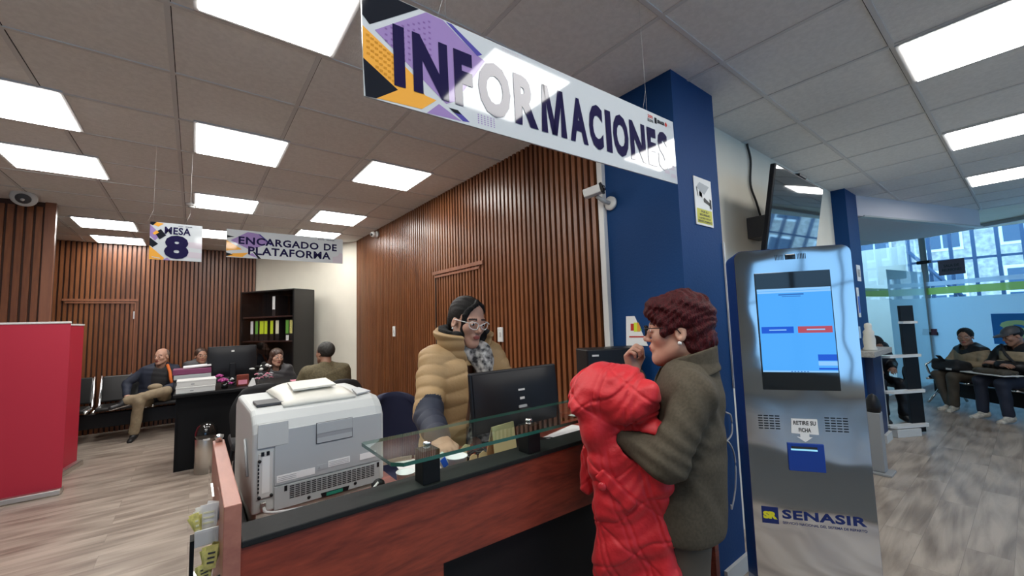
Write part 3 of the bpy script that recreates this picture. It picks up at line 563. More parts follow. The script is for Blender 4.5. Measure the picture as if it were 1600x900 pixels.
# ------------------------------------------------------------------ raised glass shelf
t = thing('glass_shelf', 'clear green edged glass shelf on black posts along the counter top', 'shelf', (0, 0, 0))
pl = [(.402, 1.035), (.425, 1.008), (1.36, .995), (1.37, 1.0), (1.37, 1.27), (.408, 1.27), (.402, 1.265)]
b = MB(); n = len(pl); lo = [b.bm.verts.new((x, y, 1.142)) for x, y in pl]; hi = [b.bm.verts.new((x, y, 1.152)) for x, y in pl]
b.bm.faces.new(lo[::-1]); b.bm.faces.new(hi)
for i in range(n): b.bm.faces.new((lo[i], lo[(i+1) % n], hi[(i+1) % n], hi[i])).material_index = 1
b.obj('glass_plate', ['glass', 'gedge'], t)
for x in (.540, .925, 1.30):
    pb = MB().box(x-.027, x+.027, 1.084, 1.138, 1.05, 1.141, 0, .002).obj('post', 'bmatte', t)
    MB().lathe([(.012, 0), (.012, .006), (.009, .009), (0, .009)], c=(x, 1.111, 1.152)).obj('cap', 'chrome', pb)
# ------------------------------------------------------------------ laser printer (its back towards the visitor)
t = thing('laser_printer', 'large pale grey laser printer with its back to the visitors', 'printer', (.145, 1.46, .951), math.radians(2.2))
Wp, Dp, Hp = .405, .40, .315
def pbody():
    b = MB(); pr = [(0, 0), (0, .235), (.012, .262), (.035, .285), (.06, .297), (Dp-.05, .31), (Dp, .28), (Dp, 0)]
    xs = [0, .012, Wp-.03, Wp]; sh = [.985, 1, 1, .965]
    rings = [[b.bm.verts.new((x, (y-Dp/2)*s+Dp/2, z*s)) for y, z in pr] for x, s in zip(xs, sh)]
    for i in range(3):
        for k in range(len(pr)): b.bm.faces.new((rings[i][k], rings[i][(k+1) % len(pr)], rings[i+1][(k+1) % len(pr)], rings[i+1][k]))
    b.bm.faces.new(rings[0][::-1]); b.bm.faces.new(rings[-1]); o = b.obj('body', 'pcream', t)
    md = o.modifiers.new('b', 'BEVEL'); md.width = .008; md.segments = 3; md.limit_method = 'ANGLE'; md.angle_limit = .5
pbody()
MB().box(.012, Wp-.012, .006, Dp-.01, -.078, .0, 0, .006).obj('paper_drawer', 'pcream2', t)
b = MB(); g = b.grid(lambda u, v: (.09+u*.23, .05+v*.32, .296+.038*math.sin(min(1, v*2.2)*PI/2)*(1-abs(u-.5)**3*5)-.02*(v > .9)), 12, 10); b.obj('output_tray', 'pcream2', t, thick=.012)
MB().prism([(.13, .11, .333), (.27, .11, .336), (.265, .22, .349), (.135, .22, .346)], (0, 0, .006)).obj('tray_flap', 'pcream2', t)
MB().box(.02, .115, .09, .17, .297, .306, 0, .002, Matrix.Rotation(.03, 4, 'X')).obj('control_panel', 'dgrey', t)
MB().prism([(.325, .05, .301), (.385, .08, .301), (.37, .16, .307), (.34, .15, .307)], (0, 0, .005)).obj('tray_rib', 'lgrey', t)
MB().box(.058, Wp-.012, -.004, .0, .072, .235, 0, .001).obj('rear_cover', 'lgrey', t)
MB().box(.012, .095, -.005, .0, .19, .262, 0, .002).obj('corner_cover', 'pcream', t)
b = MB(); b.box(.175, .29, -.0065, -.0035, .172, .238, 0); b.box(.176, .289, -.009, -.006, .203, .237, 1, .001); b.box(.177, .288, -.0075, -.0062, .19, .203, 2); b.box(.177, .288, -.008, -.006, .174, .19, 1); b.obj('rear_handle', ['dgrey', 'lgrey', 'grey'], t)
b = MB(); b.box(.058, Wp-.02, -.0045, 0, .0, .068, 0, .001)
for r in range(7):
    for c in range(17): b.box(.10+c*.0158, .1125+c*.0158, -.0056, -.0042, .0245+r*.0058, .0273+r*.0058, 1)
for x, z in ((.155, .012), (.30, .016)): b.lathe([(.005, 0), (.005, .002), (0, .002)], c=(x, -.0045, z), axis=(0, -1, 0), seg=12, mi=1)
for x in (.085, .375): b.box(x, x+.008, -.0058, -.0042, .05, .066, 1)
b.prism([(.195, -.005, .0), (.275, -.005, .0), (.28, -.005, .014), (.19, -.005, .014)], (0, -.0016, 0), 1); b.box(.207, .258, -.0075, -.006, .002, .012, 2)
b.obj('vent_panel', ['lgrey', 'black', mat('green_connector', (.02, .22, .15), .4)], t)
b = MB(); b.box(.016, .053, -.0045, 0, .045, .175, 0, .001); b.box(.025, .045, -.0055, -.004, .06, .165, 1); b.box(.022, .03, -.007, -.005, .168, .18, 2); b.box(.036, .044, -.007, -.005, .168, .18, 2)
for z in (.05, .155): b.lathe([(.0045, 0), (.0045, .006), (0, .006)], c=(.018, -.0045, z), axis=(0, -1, 0), seg=10, mi=2)
b.lathe([(.0045, 0), (.0045, .006), (0, .006)], c=(.05, -.0045, .05), axis=(0, -1, 0), seg=10, mi=2)
for i in range(8): b.box(.014, .018, -.0055, -.004, .062+i*.011, .069+i*.011, 2)
b.obj('board_cover', ['ring', 'pwhite', 'black'], t)
b = MB(); b.box(.064, .172, -.0055, -.004, .08, .1, 0); b.box(.178, .208, -.0055, -.004, .088, .104, 1); b.box(.212, .282, -.0055, -.004, .09, .11, 0); b.box(.315, .372, -.0055, -.004, .088, .108, 0)
for i in range(3): b.box(.215, .278, -.006, -.0053, .094+i*.005, .0955+i*.005, 2)
for i in range(3): b.box(.068, .118, -.006, -.0053, .084+i*.005, .0855+i*.005, 2)
b.prism([(.180, -.0057, .092), (.189, -.0057, .092), (.1845, -.0057, .1)], (0, -.0006, 0), 2); b.obj('stickers', ['paper', 'lgrey', 'grey'], t)
b = MB(); b.box(.022, .036, -.012, .0, .012, .035, 0, .002); b.tube(smooth([(.03, -.012, .02), (.035, -.03, .012), (.08, -.032, .002), (.20, -.034, -.01)]), .0045, 8, 1); b.obj('network_cable', ['steel', 'cable'], t)
MB().tube([(-.004, .06, .1), (-.004, .12, .2)], .004, 6).obj('side_catch', 'lgrey', t)
t = thing('power_plug', 'black round cable reel with a pale stick beside the printer', 'plug', (.468, 1.33, .95))
MB().lathe([(.014, 0), (.021, .008), (.021, .018), (.014, .026)], c=(0, 0, .045), axis=(.2, -1, 0)).obj('reel', 'black', t); MB().tube([(-.004, -.03, .062), (-.06, -.05, .025)], .0035, 8).obj('stick', 'pwhite', t); MB().box(-.012, .012, -.012, .012, 0, .05, 0, .003).obj('foot', 'black', t)
# ------------------------------------------------------------------ monitor on the counter
def monitor(name, label, loc, rz, w, h, zc, lean, tags=True):
    t = thing(name, label, 'monitor', loc, rz); R_ = Matrix.Translation((0, 0, zc)) @ Matrix.Rotation(lean, 4, 'X')
    MB().box(-w/2, w/2, .0, .022, -h/2, h/2, 0, .008, R_).obj('frame', 'black', t)
    b = MB(); b.grid(lambda u, v: R_ @ Vector(((u-.5)*w*.96, -.004-.022*(1-abs(2*u-1)**4)*(1-abs(2*v-1)**4), (v-.5)*h*.93)), 14, 10); b.obj('rear_shell', 'black', t)
    MB().box(-w*.485, w*.485, .0215, .0235, -h*.47, h*.47, 0, 0, R_).obj('display', 'screen_off', t)
    MB().box(-.03, .03, -.05, -.02, .012, zc-.02, 0, .006).obj('neck', 'black', t); MB().box(-.11, .11, -.10, .09, 0, .014, 0, .006).obj('base', 'black', t)
    if tags:
        b = MB(); b.box(-.018, .018, -.0285, -.0262, .05, .058, 0, 0, R_); b.obj('label', 'pwhite', t); MB().box(-.013, .013, -.0285, -.0262, .012, .022, 0, 0, R_).obj('label', 'pwhite', t); MB().box(-.024, .022, -.030, -.0262, -.035, -.012, 0, .004, R_).obj('badge', 'lgrey', t)
    return t
monitor('computer_monitor', 'large black monitor on the counter in front of the woman in tan', (1.17, 1.47, .95), 0, .50, .30, .185, math.radians(-6))
t = monitor('computer_monitor', 'black monitor on the office desk in front of the bookcase', (.38, 6.1, .83), 0, .50, .37, .285, math.radians(-4), False)
MB().box(-.015, .015, -.032, -.026, .4, .42).obj('badge', 'pwhite', t)
# things lying on the counter
def sheet(name, label, cat, pts, z, m, th=.0012):
    return tag(MB().prism([(x, y, z) for x, y in pts], (0, 0, th)).obj(name, m), label, cat)
sheet('paper_sheet', 'printed white paper sheet right of the monitor on the counter', 'paper', [(1.30, 1.465), (1.565, 1.53), (1.60, 1.41), (1.33, 1.35)], .9506, 'paper')
sheet('paper_sheet', 'small white paper at the far right of the counter top', 'paper', [(1.70, 1.69), (1.76, 1.70), (1.80, 1.60), (1.74, 1.56)], .9506, 'paper')
sheet('paper_sheet', 'blank white sheet on the counter beside the printer', 'paper', [(.60, 1.36), (.79, 1.33), (.82, 1.58), (.64, 1.62)], .9506, 'paper')
t = thing('paper_cup', 'white paper cup holding a blue and white tube by the glass post', 'cup', (.715, 1.25, .951))
MB().lathe([(.026, 0), (.036, .095), (.039, .098), (.034, .096), (.024, .006), (0, .006)], seg=28).obj('cup', 'cup', t)
t = thing('glue_tube', 'blue and white tube standing in the white paper cup', 'tube', (.705, 1.26, .965)); mt = Matrix.Rotation(-.5, 4, 'Y') @ Matrix.Rotation(.15, 4, 'X')
MB().box(-.014, .014, -.006, .006, .01, .12, 0, .003, mt).obj('body', 'pwhite', t); MB().box(-.010, .010, -.0075, -.0055, .07, .105, 0, .001, mt).obj('blue_label', 'bluep', t)
t = thing('paper_cup', 'small white cup beside the printer behind the black ledge', 'cup', (.555, 1.30, .951)); MB().lathe([(.022, 0), (.03, .07), (.032, .072), (.028, .07), (.02, .005), (0, .005)], seg=24).obj('cup', 'cup', t); MB().tube([(.03, 0, .055), (.048, 0, .05), (.048, 0, .025), (.028, 0, .02)], .004, 8).obj('handle', 'cup', t)
t = thing('desk_calendar', 'plain kraft card easel standing under the glass shelf by the monitor', 'card', (.945, 1.29, .951), math.radians(8)); MB().prism([(-.06, -.02, 0), (.06, -.02, 0), (.058, .0, .155), (-.058, .0, .155)], (0, .002, 0)).obj('front_card', 'kraft', t); MB().prism([(-.058, .05, 0), (.058, .05, 0), (.058, .002, .155), (-.058, .002, .155)], (0, .002, 0)).obj('rear_card', 'kraft', t)
t = thing('cut_out_card', 'cut kraft card with round holes beside the card easel', 'card', (.815, 1.30, .951), math.radians(6))
b = MB(); prof = [(-.055, 0), (.065, 0), (.066, .03)]+[(.045+.022*math.cos(a), .048+.022*math.sin(a)) for a in (-.3, .5, 1.4, 2.4, 3.2)]+[(.018, .03)]+[(.0+.02*math.cos(a), .05+.02*math.sin(a)) for a in (-.3, .6, 1.5, 2.4, 3.3)]+[(-.03, .035), (-.03, .085), (-.012, .105), (-.036, .112), (-.058, .1)]
b.prism([(x, 0, z) for x, z in prof], (0, .0025, 0)); b.obj('card', 'kraft', t)
t = thing('cable_bundle', 'tangle of black cables behind the kraft card on the counter', 'cables', (.88, 1.36, .951)); b = MB()
for k in range(7):
    a = k*.9; b.tube([(.11*math.cos(a+i*.7)*(.4+.1*i), .03*math.sin(a*2+i), .012+.02*(1+math.sin(a*3+i*1.3))) for i in range(7)], .004, 6)
b.obj('cables', 'cableb', t)
t = thing('computer_mouse', 'black mouse on the counter just right of the monitor base', 'mouse', (1.335, 1.33, .951), .4); MB().ball((0, 0, .012), (.032, .05, .018), sub=3).obj('body', 'black', t); MB().tube([(0, .045, .01), (.02, .1, .006), (-.03, .16, .006)], .002, 6).obj('cord', 'cableb', t)
# dark equipment behind the red haired woman
t = thing('computer_tower', 'black computer case standing behind the woman with red hair', 'computer', (1.74, 1.56, .951), math.radians(-25)); MB().box(-.0, .34, .0, .17, 0, .375, 0, .008).obj('case', 'black', t); MB().box(.03, .07, -.003, .0, .335, .345).obj('badge', 'pwhite', t); MB().box(.30, .34, -.003, 0, .14, .19, 0, .002).obj('blue_sticker', 'lgrey', t)
t = thing('leaflet_stand', 'white leaflet with a colourful round emblem leaning on the blue column', 'leaflet', (2.085, 1.55, 1.328), math.radians(-75)); mt = Matrix.Rotation(-.12, 4, 'X')
MB().box(0, .135, 0, .004, 0, .18, 0, .001, mt).obj('board', 'sign', t); b = MB()
for k, c in enumerate(range(4)):
    b.box(.03+k*.02, .05+k*.02, -.0015, 0, .085+.006*(k in (0, 3)), .14-.006*(k in (0, 3)), k, 0, mt)
b.box(.02, .115, -.0015, 0, .05, .058, 0, 0, mt); b.obj('print', ['inkR', 'lime', 'inkO', 'green'], t)
# ------------------------------------------------------------------ self service kiosk
t = thing('ticket_kiosk', 'tall polished steel ticket kiosk with touch screen and blue sides', 'kiosk', (1.987, .844, 0), math.atan2(-.833, .5533))
KW, KH, KD = .452, 1.79, .2; rad = .035
def rrect(x0, x1, z0, z1, r, n=6):
    out = []
    for cx, cz, a0 in ((x1-r, z1-r, 0), (x0+r, z1-r, PI/2)): out += [(cx+r*math.cos(a0+i*PI/2/n), cz+r*math.sin(a0+i*PI/2/n)) for i in range(n+1)]
    return out+[(x0, z0), (x1, z0)]
MB().prism([(x, .004, z) for x, z in rrect(-.002, KW+.002, 0, KH, rad)], (0, KD, 0)).obj('cabinet', 'kblue', t)
MB().prism([(x, 0, z) for x, z in rrect(0, KW, .02, KH-.002, rad)], (0, .004, 0)).obj('front_panel', 'ksteel', t)
F = lambda lay: (lambda u, v: (u, -.0008*lay, v))
d = MB().box(.077, .368, -.006, 0, 1.158, 1.682, 0, .001).obj('touch_screen', 'screen_off', t)
b = MB(); R4 = lambda x0, x1, z0, z1, mi, lay=0: b.poly([(x0, -.0066-.0004*lay, z0), (x1, -.0066-.0004*lay, z0), (x1, -.0066-.0004*lay, z1), (x0, -.0066-.0004*lay, z1)], mi)
R4(.081, .364, 1.236, 1.608, 0); R4(.081, .364, 1.598, 1.608, 1, 1); R4(.081, .364, 1.588, 1.596, 1, 1); R4(.088, .213, 1.408, 1.437, 2, 1); R4(.229, .357, 1.408, 1.437, 3, 1); R4(.295, .364, 1.287, 1.314, 2, 1); R4(.295, .364, 1.266, 1.284, 1, 1); R4(.295, .364, 1.248, 1.256, 2, 1); R4(.081, .364, 1.236, 1.243, 1, 1)
R4(.165, .262, 1.577, 1.583, 4, 1); R4(.178, .25, 1.57, 1.573, 4, 1); R4(.118, .185, 1.42, 1.425, 1, 2); R4(.262, .33, 1.42, 1.425, 1, 2)
for k in range(6): R4(.19+k*.012, .196+k*.012, 1.2375, 1.2415, 4, 2)
b.obj('display', ['scr', 'scrW', 'scrB', 'scrR', 'scrT'], d)
MB().box(.205, .245, -.003, 0, 1.738, 1.762, 0, .002).obj('camera_window', 'glossyb', t)
b = MB()
b = MB()
for s in (-1, 1):
    b = MB()
    for k in range(6): b.box(.225+s*(.028+k*.006)-.0012, .225+s*(.028+k*.006)+.0012, -.0012, 0, 1.738, 1.762)
    b.obj('microphone_slots', 'black', t)
for x0 in (.048, .30):
    b = MB()
    for r in range(6):
        for c in range(4): b.box(x0+c*.022, x0+c*.022+.017, -.0012, 0, .985+r*.011, .9895+r*.011)
    b.obj('speaker_slots', 'black', t)
sp = MB().box(.152, .288, -.006, 0, .812, .930, 0, .002).obj('ticket_slot', 'slotblue', t)
b = MB(); b.box(.166, .262, -.0075, -.0055, .907, .917); b.obj('slot_mouth', 'glossyb', sp); MB().box(.164, .262, -.008, -.0055, .900, .907).obj('slot_light', 'slotlit', sp)
b = MB(); b.prism([(.176, -.001, 1.035), (.172, -.001, .972), (.205, -.001, .970), (.205, -.001, .956), (.192, -.001, .957), (.222, -.001, .936), (.25, -.001, .957), (.238, -.001, .958), (.238, -.001, .970), (.274, -.001, .969), (.272, -.001, 1.034)], (0, -.0015, 0)); pn = b.obj('paper_notice', 'paper', t)
b = MB(); put_text(b, 'RETIRE SU', F(4), .182, .266, 1.008, 1.026, 0, .03); put_text(b, 'FICHA', F(4), .2, .246, .978, .996, 0, .03); b.obj('lettering', 'txt', pn)
b = MB(); b.box(.033, .097, -.0012, 0, .578, .648, 0); put_text(b, 'SR', F(2), .038, .092, .597, .629, 1, .07); put_text(b, 'SENASIR', F(1), .112, .416, .604, .642, 2, .035, 1.08); put_text(b, 'SERVICIO NACIONAL DEL SISTEMA DE REPARTO', F(1), .112, .414, .582, .592, 2, .01)
b.obj('logo', ['logob', 'logoy', 'logob'], t)
MB().box(KW-.03, KW+.015, .02, .05, 1.38, 1.43).obj('lock_tab', 'steel', t)
t = thing('hand_sanitiser_stand', 'grey pedestal with black top just behind the right edge of the kiosk', 'stand', (5.03, 1.0, 0)); MB().box(-.06, .06, -.05, .05, .02, .55, 0, .006).obj('post', 'grey', t); MB().box(-.1, .1, -.1, .1, 0, .02, 0, .004).obj('base', 'grey', t); MB().lathe([(.05, .55), (.06, .60), (.05, .66), (.03, .70), (0, .72)]).obj('dispenser', 'black', t)
# cables hanging on the blue column
for pts, lab in (([(2.46, 1.155, .93), (2.51, 1.15, .90), (2.50, 1.15, .80), (2.40, 1.155, .76)], 'white cable loop on the blue column beside the kiosk'), ([(2.40, 1.16, .78), (2.46, 1.15, .76), (2.52, 1.15, .66), (2.50, 1.15, .50), (2.44, 1.15, .40), (2.43, 1.15, .42)], 'long white cable hanging down the blue column beside the kiosk')):
    tag(MB().tube(smooth(pts), .005, 8).obj('wall_cable', 'cable'), lab, 'cable')
tag(MB().box(0, .01, -.01, .0, 0, .9).obj('cable_strip', 'pwhite', loc=(2.60, 1.168, 1.05)), 'narrow white cable strip on the edge of the blue column by the kiosk', 'cable strip')
# grey entrance mat where the photographer stands
t = thing('entrance_mat', 'dark grey entrance mat mirrored in the kiosk front', 'mat', (.38, -1.02, 0), math.radians(-46)); MB().box(-1.7, 1.7, -.85, .80, 0, .012, 0, .004).obj('pile', 'concrete', t)
# ------------------------------------------------------------------ far right: ledge, shelf stand
t = thing('stone_ledge', 'grey stone ledge on the low blue wall at the far column', 'ledge', (0, 0, 0)); MB().box(5.6, 6.46, 1.06, 1.235, 1.0, 1.06, 0, .006).obj('slab', 'stone', t)
t = thing('figurine', 'cream figurine standing on the grey stone ledge', 'figurine', (5.80, 1.13, 1.06)); MB().lathe([(.06, 0), (.062, .02), (.05, .04), (.055, .12), (.045, .17), (.05, .2), (.03, .23), (.035, .26), (.03, .29), (0, .3)]).obj('body', 'pcream2', t); MB().ball((.035, -.02, .15), (.02, .02, .05)).obj('arm', 'pcream2', t)
t = thing('sticker', 'small framed card on the far blue column', 'sticker', (6.07, 1.234, 1.84)); MB().box(0, .16, -.004, 0, 0, .19).obj('card', 'sign', t); MB().box(.03, .13, -.006, -.004, .05, .14).obj('picture', 'stone', t)
t = thing('sticker', 'tall blue and white label below the framed card on the far column', 'sticker', (5.97, 1.234, 1.42)); MB().box(0, .09, -.004, 0, 0, .34).obj('card', 'sign', t); MB().box(.015, .075, -.006, -.004, .05, .24).obj('blue_print', 'bluep', t)
t = thing('shelf_stand', 'narrow open stand of black boards with white rounded shelves', 'shelf', (6.83, 1.0, 0), math.radians(-30))
MB().box(-.02, .17, .0, .03, .02, 1.54, 0, .003).obj('upright', 'bmatte', t); MB().box(-.36, -.32, .02, .05, .0, 1.02, 0, .003).obj('rail', 'lgrey', t)
for z in (.10, .50, .92, 1.32):
    x0 = -.36 if z < 1.2 else -.03
    sh = [(x0, .03), (x0, -.03), (x0+.05, -.07), (.12, -.07), (.178, -.03), (.178, .03)]
    MB().prism([(x, y, z) for x, y in sh], (0, 0, .028)).obj('shelf', 'pwhite', t)
MB().box(-.33, .0, -.08, .03, 0, .09, 0, .004).obj('plinth', 'curb', t)
t = thing('meeting_room_sign', 'small dark sign reading SALA DE REUNIONES on the glass partition', 'sign', (0, 0, 0))
b = MB(); gslab(b, .25, .66, 2.1, 2.38, .016, .006); b.obj('plate', mat('sign_mauve', (.13, .09, .12), .4), t)
b = MB(); fs = lambda u, v: gpt(.25+u*.41, 2.1+v*.28, .0235); put_text(b, 'SALA DE', fs, .22, .8, .52, .7, 0, .03); put_text(b, 'REUNIONES', fs, .14, .88, .24, .42, 0, .03); b.obj('lettering', 'txt', t)
b = MB(); gslab(b, .03, .11, .98, 1.1, .014, .03); tag(b.obj('door_reader', mat('reader_red', (.12, .02, .03), .4)), 'small dark red box on the glass partition left of the seated woman', 'reader')
# ------------------------------------------------------------------ left side: banners, bench, office desk
def banner(label, loc, rz, w, hgt):
    t = thing('roll_up_banner', label, 'banner', loc, rz)
    MB().box(-w, .0, -.06, .06, .0, .055, 0, .01).obj('base', 'steel', t); MB().box(-w+.005, -.004, -.004, .0, .05, hgt-.012).obj('cloth', 'red', t); MB().box(-w, 0, -.012, .012, hgt-.02, hgt, 0, .004).obj('top_rail', 'pwhite', t); MB().tube([(-w/2, .012, .04), (-w/2, .012, hgt)], .008, 8).obj('pole', 'steel', t)
banner('large red roll-up banner cut by the left edge of the picture', (-.955, 5.83, 0), 0, .9, 1.63)
banner('second red roll-up banner half hidden behind the large red one', (-1.035, 6.93, 0), math.radians(79), .75, 1.62)
def bench(name, label, loc, rz, n, pitch, w, padm='leather', armrests=(), z=.44):
    t = thing(name, label, 'bench', loc, rz)
    MB().box(-.1, n*pitch, -.05, .05, z-.27, z-.07, 0, .006).obj('beam', 'black', t)
    for i in range(n):
        x = i*pitch+(pitch-w)/2
        s = MB().box(x, x+w, -.24, .22, z-.02, z+.03, 0, .018).obj('seat', padm, t); bk = MB().box(x, x+w, -.03, .02, .02, .40, 0, .018, Matrix.Translation((0, .25, z+.03)) @ Matrix.Rotation(math.radians(-12), 4, 'X')).obj('backrest', padm, t)
        for xx in (x-.012, x+w+.012): MB().tube([(xx, -.25, z-.02), (xx, .2, z-.02), (xx, .25, z+.02), (xx, .335, z+.43)], .017, 8).obj('side_frame', 'chrome', t)
    for x in (pitch*.05, (n-.05)*pitch):
        MB().tube([(x, -.28, .03), (x, -.1, z-.2), (x, .05, z-.13), (x, .2, z-.2), (x, .3, .03)], .018, 10).obj('leg', 'chrome', t)
    for x in armrests:
        MB().tube([(x, .16, z+.02), (x, .15, z+.2), (x, .05, z+.245), (x, -.1, z+.24), (x, -.2, z+.19), (x, -.16, z+.06), (x, -.08, z-.02)], .017, 10).obj('armrest', 'chrome', t)
    return t
bench('waiting_bench', 'black padded waiting bench with chrome frames along the slatted back wall', (-1.73, 8.30, 0), 0, 4, .62, .52)
# office desk
t = thing('office_desk', 'black office desk with full front panel at the rear left', 'desk', (0, 0, 0))
MB().box(-.16, 1.5, 5.62, 6.42, .80, .83, 0, .004).obj('top', 'bmatte', t); MB().box(-.13, 1.45, 5.78, 5.80, .0, .80).obj('front_panel', 'bmatte', t); MB().box(-.14, -.11, 5.78, 6.40, .0, .80).obj('side_panel', 'bmatte', t); MB().box(1.42, 1.45, 5.78, 6.40, .0, .80).obj('side_panel', 'bmatte', t)
def carton(lab, z, dx=0):
    t = thing('paper_box', lab, 'box', (.03+dx, 5.80, z), 0, 'flat white boxes on the office desk'); MB().box(-.17, .17, -.12, .12, 0, .055, 0, .004).obj('body', 'pwhite', t); MB().box(-.173, .173, -.123, .123, .05, .068, 0, .004).obj('lid', 'pwhite', t); MB().box(-.05, -.02, -.1225, -.12, .02, .03).obj('print', 'grey', t)
carton('flat white box, lower of the two on the left end of the office desk', .831); carton('flat white box, upper of the two on the left end of the office desk', .900, .006)
t = thing('document_tray', 'black tray behind the white boxes carrying the purple folder', 'tray', (.0, 6.12, .831)); MB().box(-.17, .17, -.12, .14, 0, .12, 0, .004).obj('body', 'black', t); MB().box(-.165, .165, -.122, -.119, .03, .09, 0, 0).obj('opening', 'dgrey', t)
tag(MB().box(-.17, .17, -.13, .14, 0, .05, 0, .004).obj('folder', 'lgrey', loc=(0, 6.12, .953)), 'thick grey folder between the black tray and the purple folder', 'folder')
tag(MB().box(-.18, .17, -.13, .14, 0, .06, 0, .004).obj('folder', 'purple', loc=(0, 6.12, 1.006)), 'thick purple folder on the stack at the left of the desk', 'folder')
tag(MB().box(-.11, .15, -.09, .12, 0, .018, 0, .002, Matrix.Rotation(-.05, 4, 'Y')).obj('paper_stack', 'paper', loc=(0.02, 6.12, 1.075)), 'white papers on top of the purple folder', 'papers')
def flower(mb, c, r, n, mi, seed):
    rs = np.random.RandomState(seed)
    for k in range(n):
        a = k*2.4; rr = r*math.sqrt(k/n); p = Vector(c)+Vector((rr*math.cos(a), rr*math.sin(a)*.8-.01, r*.5*(1-k/n)))
        mb.ball(p, (r*.42, r*.2, r*.36), mi, 1)
t = thing('flower_pot', 'dark purple rose arrangement beside the white boxes on the desk', 'flowers', (.29, 5.78, .831)); MB().lathe([(.03, 0), (.04, .06), (.036, .06)]).obj('pot', 'glossyb', t)
b = MB(); flower(b, (-.02, -.02, .09), .045, 16, 0, 1); flower(b, (.05, -.01, .05), .03, 12, 0, 2); flower(b, (-.05, .0, .14), .035, 12, 0, 3); b.obj('petals', 'magenta', t); b = MB()
for k in range(8): b.ball((.03*math.cos(k)+.05, .03*math.sin(k*2), .05+.05*abs(math.sin(k*3))), (.03, .012, .022), 0, 1)
b.obj('leaves', 'glossyb', t)
t = thing('gift_card_box', 'dark red box with photo standing between the flowers on the desk', 'box', (.47, 5.88, .831)); MB().box(-.06, .06, -.03, .03, 0, .13, 0, .004).obj('body', 'redwood', t); MB().box(-.045, .045, -.033, -.030, .02, .07).obj('picture', 'pink', t)
t = thing('tent_card', 'small white folded card beside the dark red box', 'card', (.555, 5.76, .831)); MB().prism([(-.04, -.03, 0), (.04, -.03, 0), (.02, 0, .09), (-.0, 0, .09)], (0, .003, 0)).obj('front_face', 'paper', t); MB().prism([(-.04, .03, 0), (.04, .03, 0), (.02, .003, .09), (.0, .003, .09)], (0, .003, 0)).obj('rear_face', 'paper', t)
t = thing('flower_vase', 'pink bouquet with a black and white plush animal in a glass vase', 'flowers', (.67, 5.74, .831)); MB().lathe([(.05, 0), (.065, .03), (.06, .09), (.055, .10)], seg=20).obj('vase', 'acryl', t)
b = MB()
for k in range(14): flower(b, (.075*math.cos(k*2.4), .04*math.sin(k*2.4), .08+.05*((k*5) % 3)/2), .022, 6, k % 2, k)
b.obj('petals', ['pink', 'lgrey'], t)
pl_ = MB().ball((.0, -.01, .20), (.05, .04, .04), 0, 3).ball((-.03, -.04, .19), (.022, .022, .018), 1, 2).ball((-.06, 0, .22), (.03, .012, .015), 0, 2).ball((.055, 0, .215), (.03, .012, .015), 1, 2).ball((.0, .0, .245), (.03, .02, .03), 0, 2).ball((.03, -.03, .23), (.022, .016, .02), 1, 2).ball((-.12, 0, .20), (.03, .012, .012), 1, 2).ball((-.03, -.02, .225), (.012, .01, .014), 1, 2); pl_.obj('plush', ['furblack', 'pwhite'], t)
tag(MB().box(-.13, .13, -.06, .06, 0, .012, 0, .003).obj('notepad', 'pink', loc=(1.10, 5.80, .831)), 'pale pink notepad on the desk in front of the seated woman', 'notepad')
t = thing('waste_bin', 'steel waste bin with black dome lid in front of the office desk', 'bin', (.13, 5.56, 0)); MB().lathe([(.097, 0), (.097, .36), (.094, .37)], seg=32).obj('body', 'steel', t); MB().lathe([(.102, .36), (.104, .40), (.10, .43), (.085, .48), (.055, .515), (0, .53)], seg=32).obj('dome_lid', 'glossyb', t); MB().box(-.03, .03, -.102, -.094, .345, .365, 0, .003).obj('badge', 'pwhite', t)
def office_chair(label, loc, rz, fab, zb=.95, wb=.46, zs=.46, gap=.62):
    t = thing('office_chair', label, 'chair', loc, rz)
    MB().box(-.24, .24, -.22, .24, zs-.04, zs+.04, 0, .03).obj('seat', fab, t)
    b = MB(); hb = zb-gap
    def fb(u, v):
        a = (u-.5)*2; zz = gap+v*hb; e = (1-max(0, v-.45)**2*1.4)*(1-.12*(1-v)**2)
        return Vector((a*wb/2*e, -.23-.07*v+.06*a*a, zz-.05*(abs(a)**3)*v))
    b.grid(fb, 16, 12); o = b.obj('backrest', fab, t, thick=.045)
    for s in (-1, 1): MB().tube([(s*.13, -.1, zs-.04), (s*.13, -.27, zs-.02), (s*.13, -.27, gap+.1)], .012, 8).obj('back_support', 'black', t)
    for sx in (-1, 1):
        for sy in (-1, 1): MB().tube([(sx*.2, sy*.19, zs-.03), (sx*.23, sy*.23, 0)], .013, 8).obj('leg', 'black', t)
    return t
office_chair('black visitor chair whose back shows just behind the printer', (.52, 4.66, 0), 0, 'bfab', 1.0, .52, .46, .55)
office_chair('black chair under the man with his back to the camera', (1.28, 4.93, 0), 0, 'bfab', .93, .52, .43, .45)
office_chair('navy blue office chair between the printer and the woman in tan', (.98, 2.28, 0), math.radians(175), 'bluefab', 1.07, .40, .62, .68)
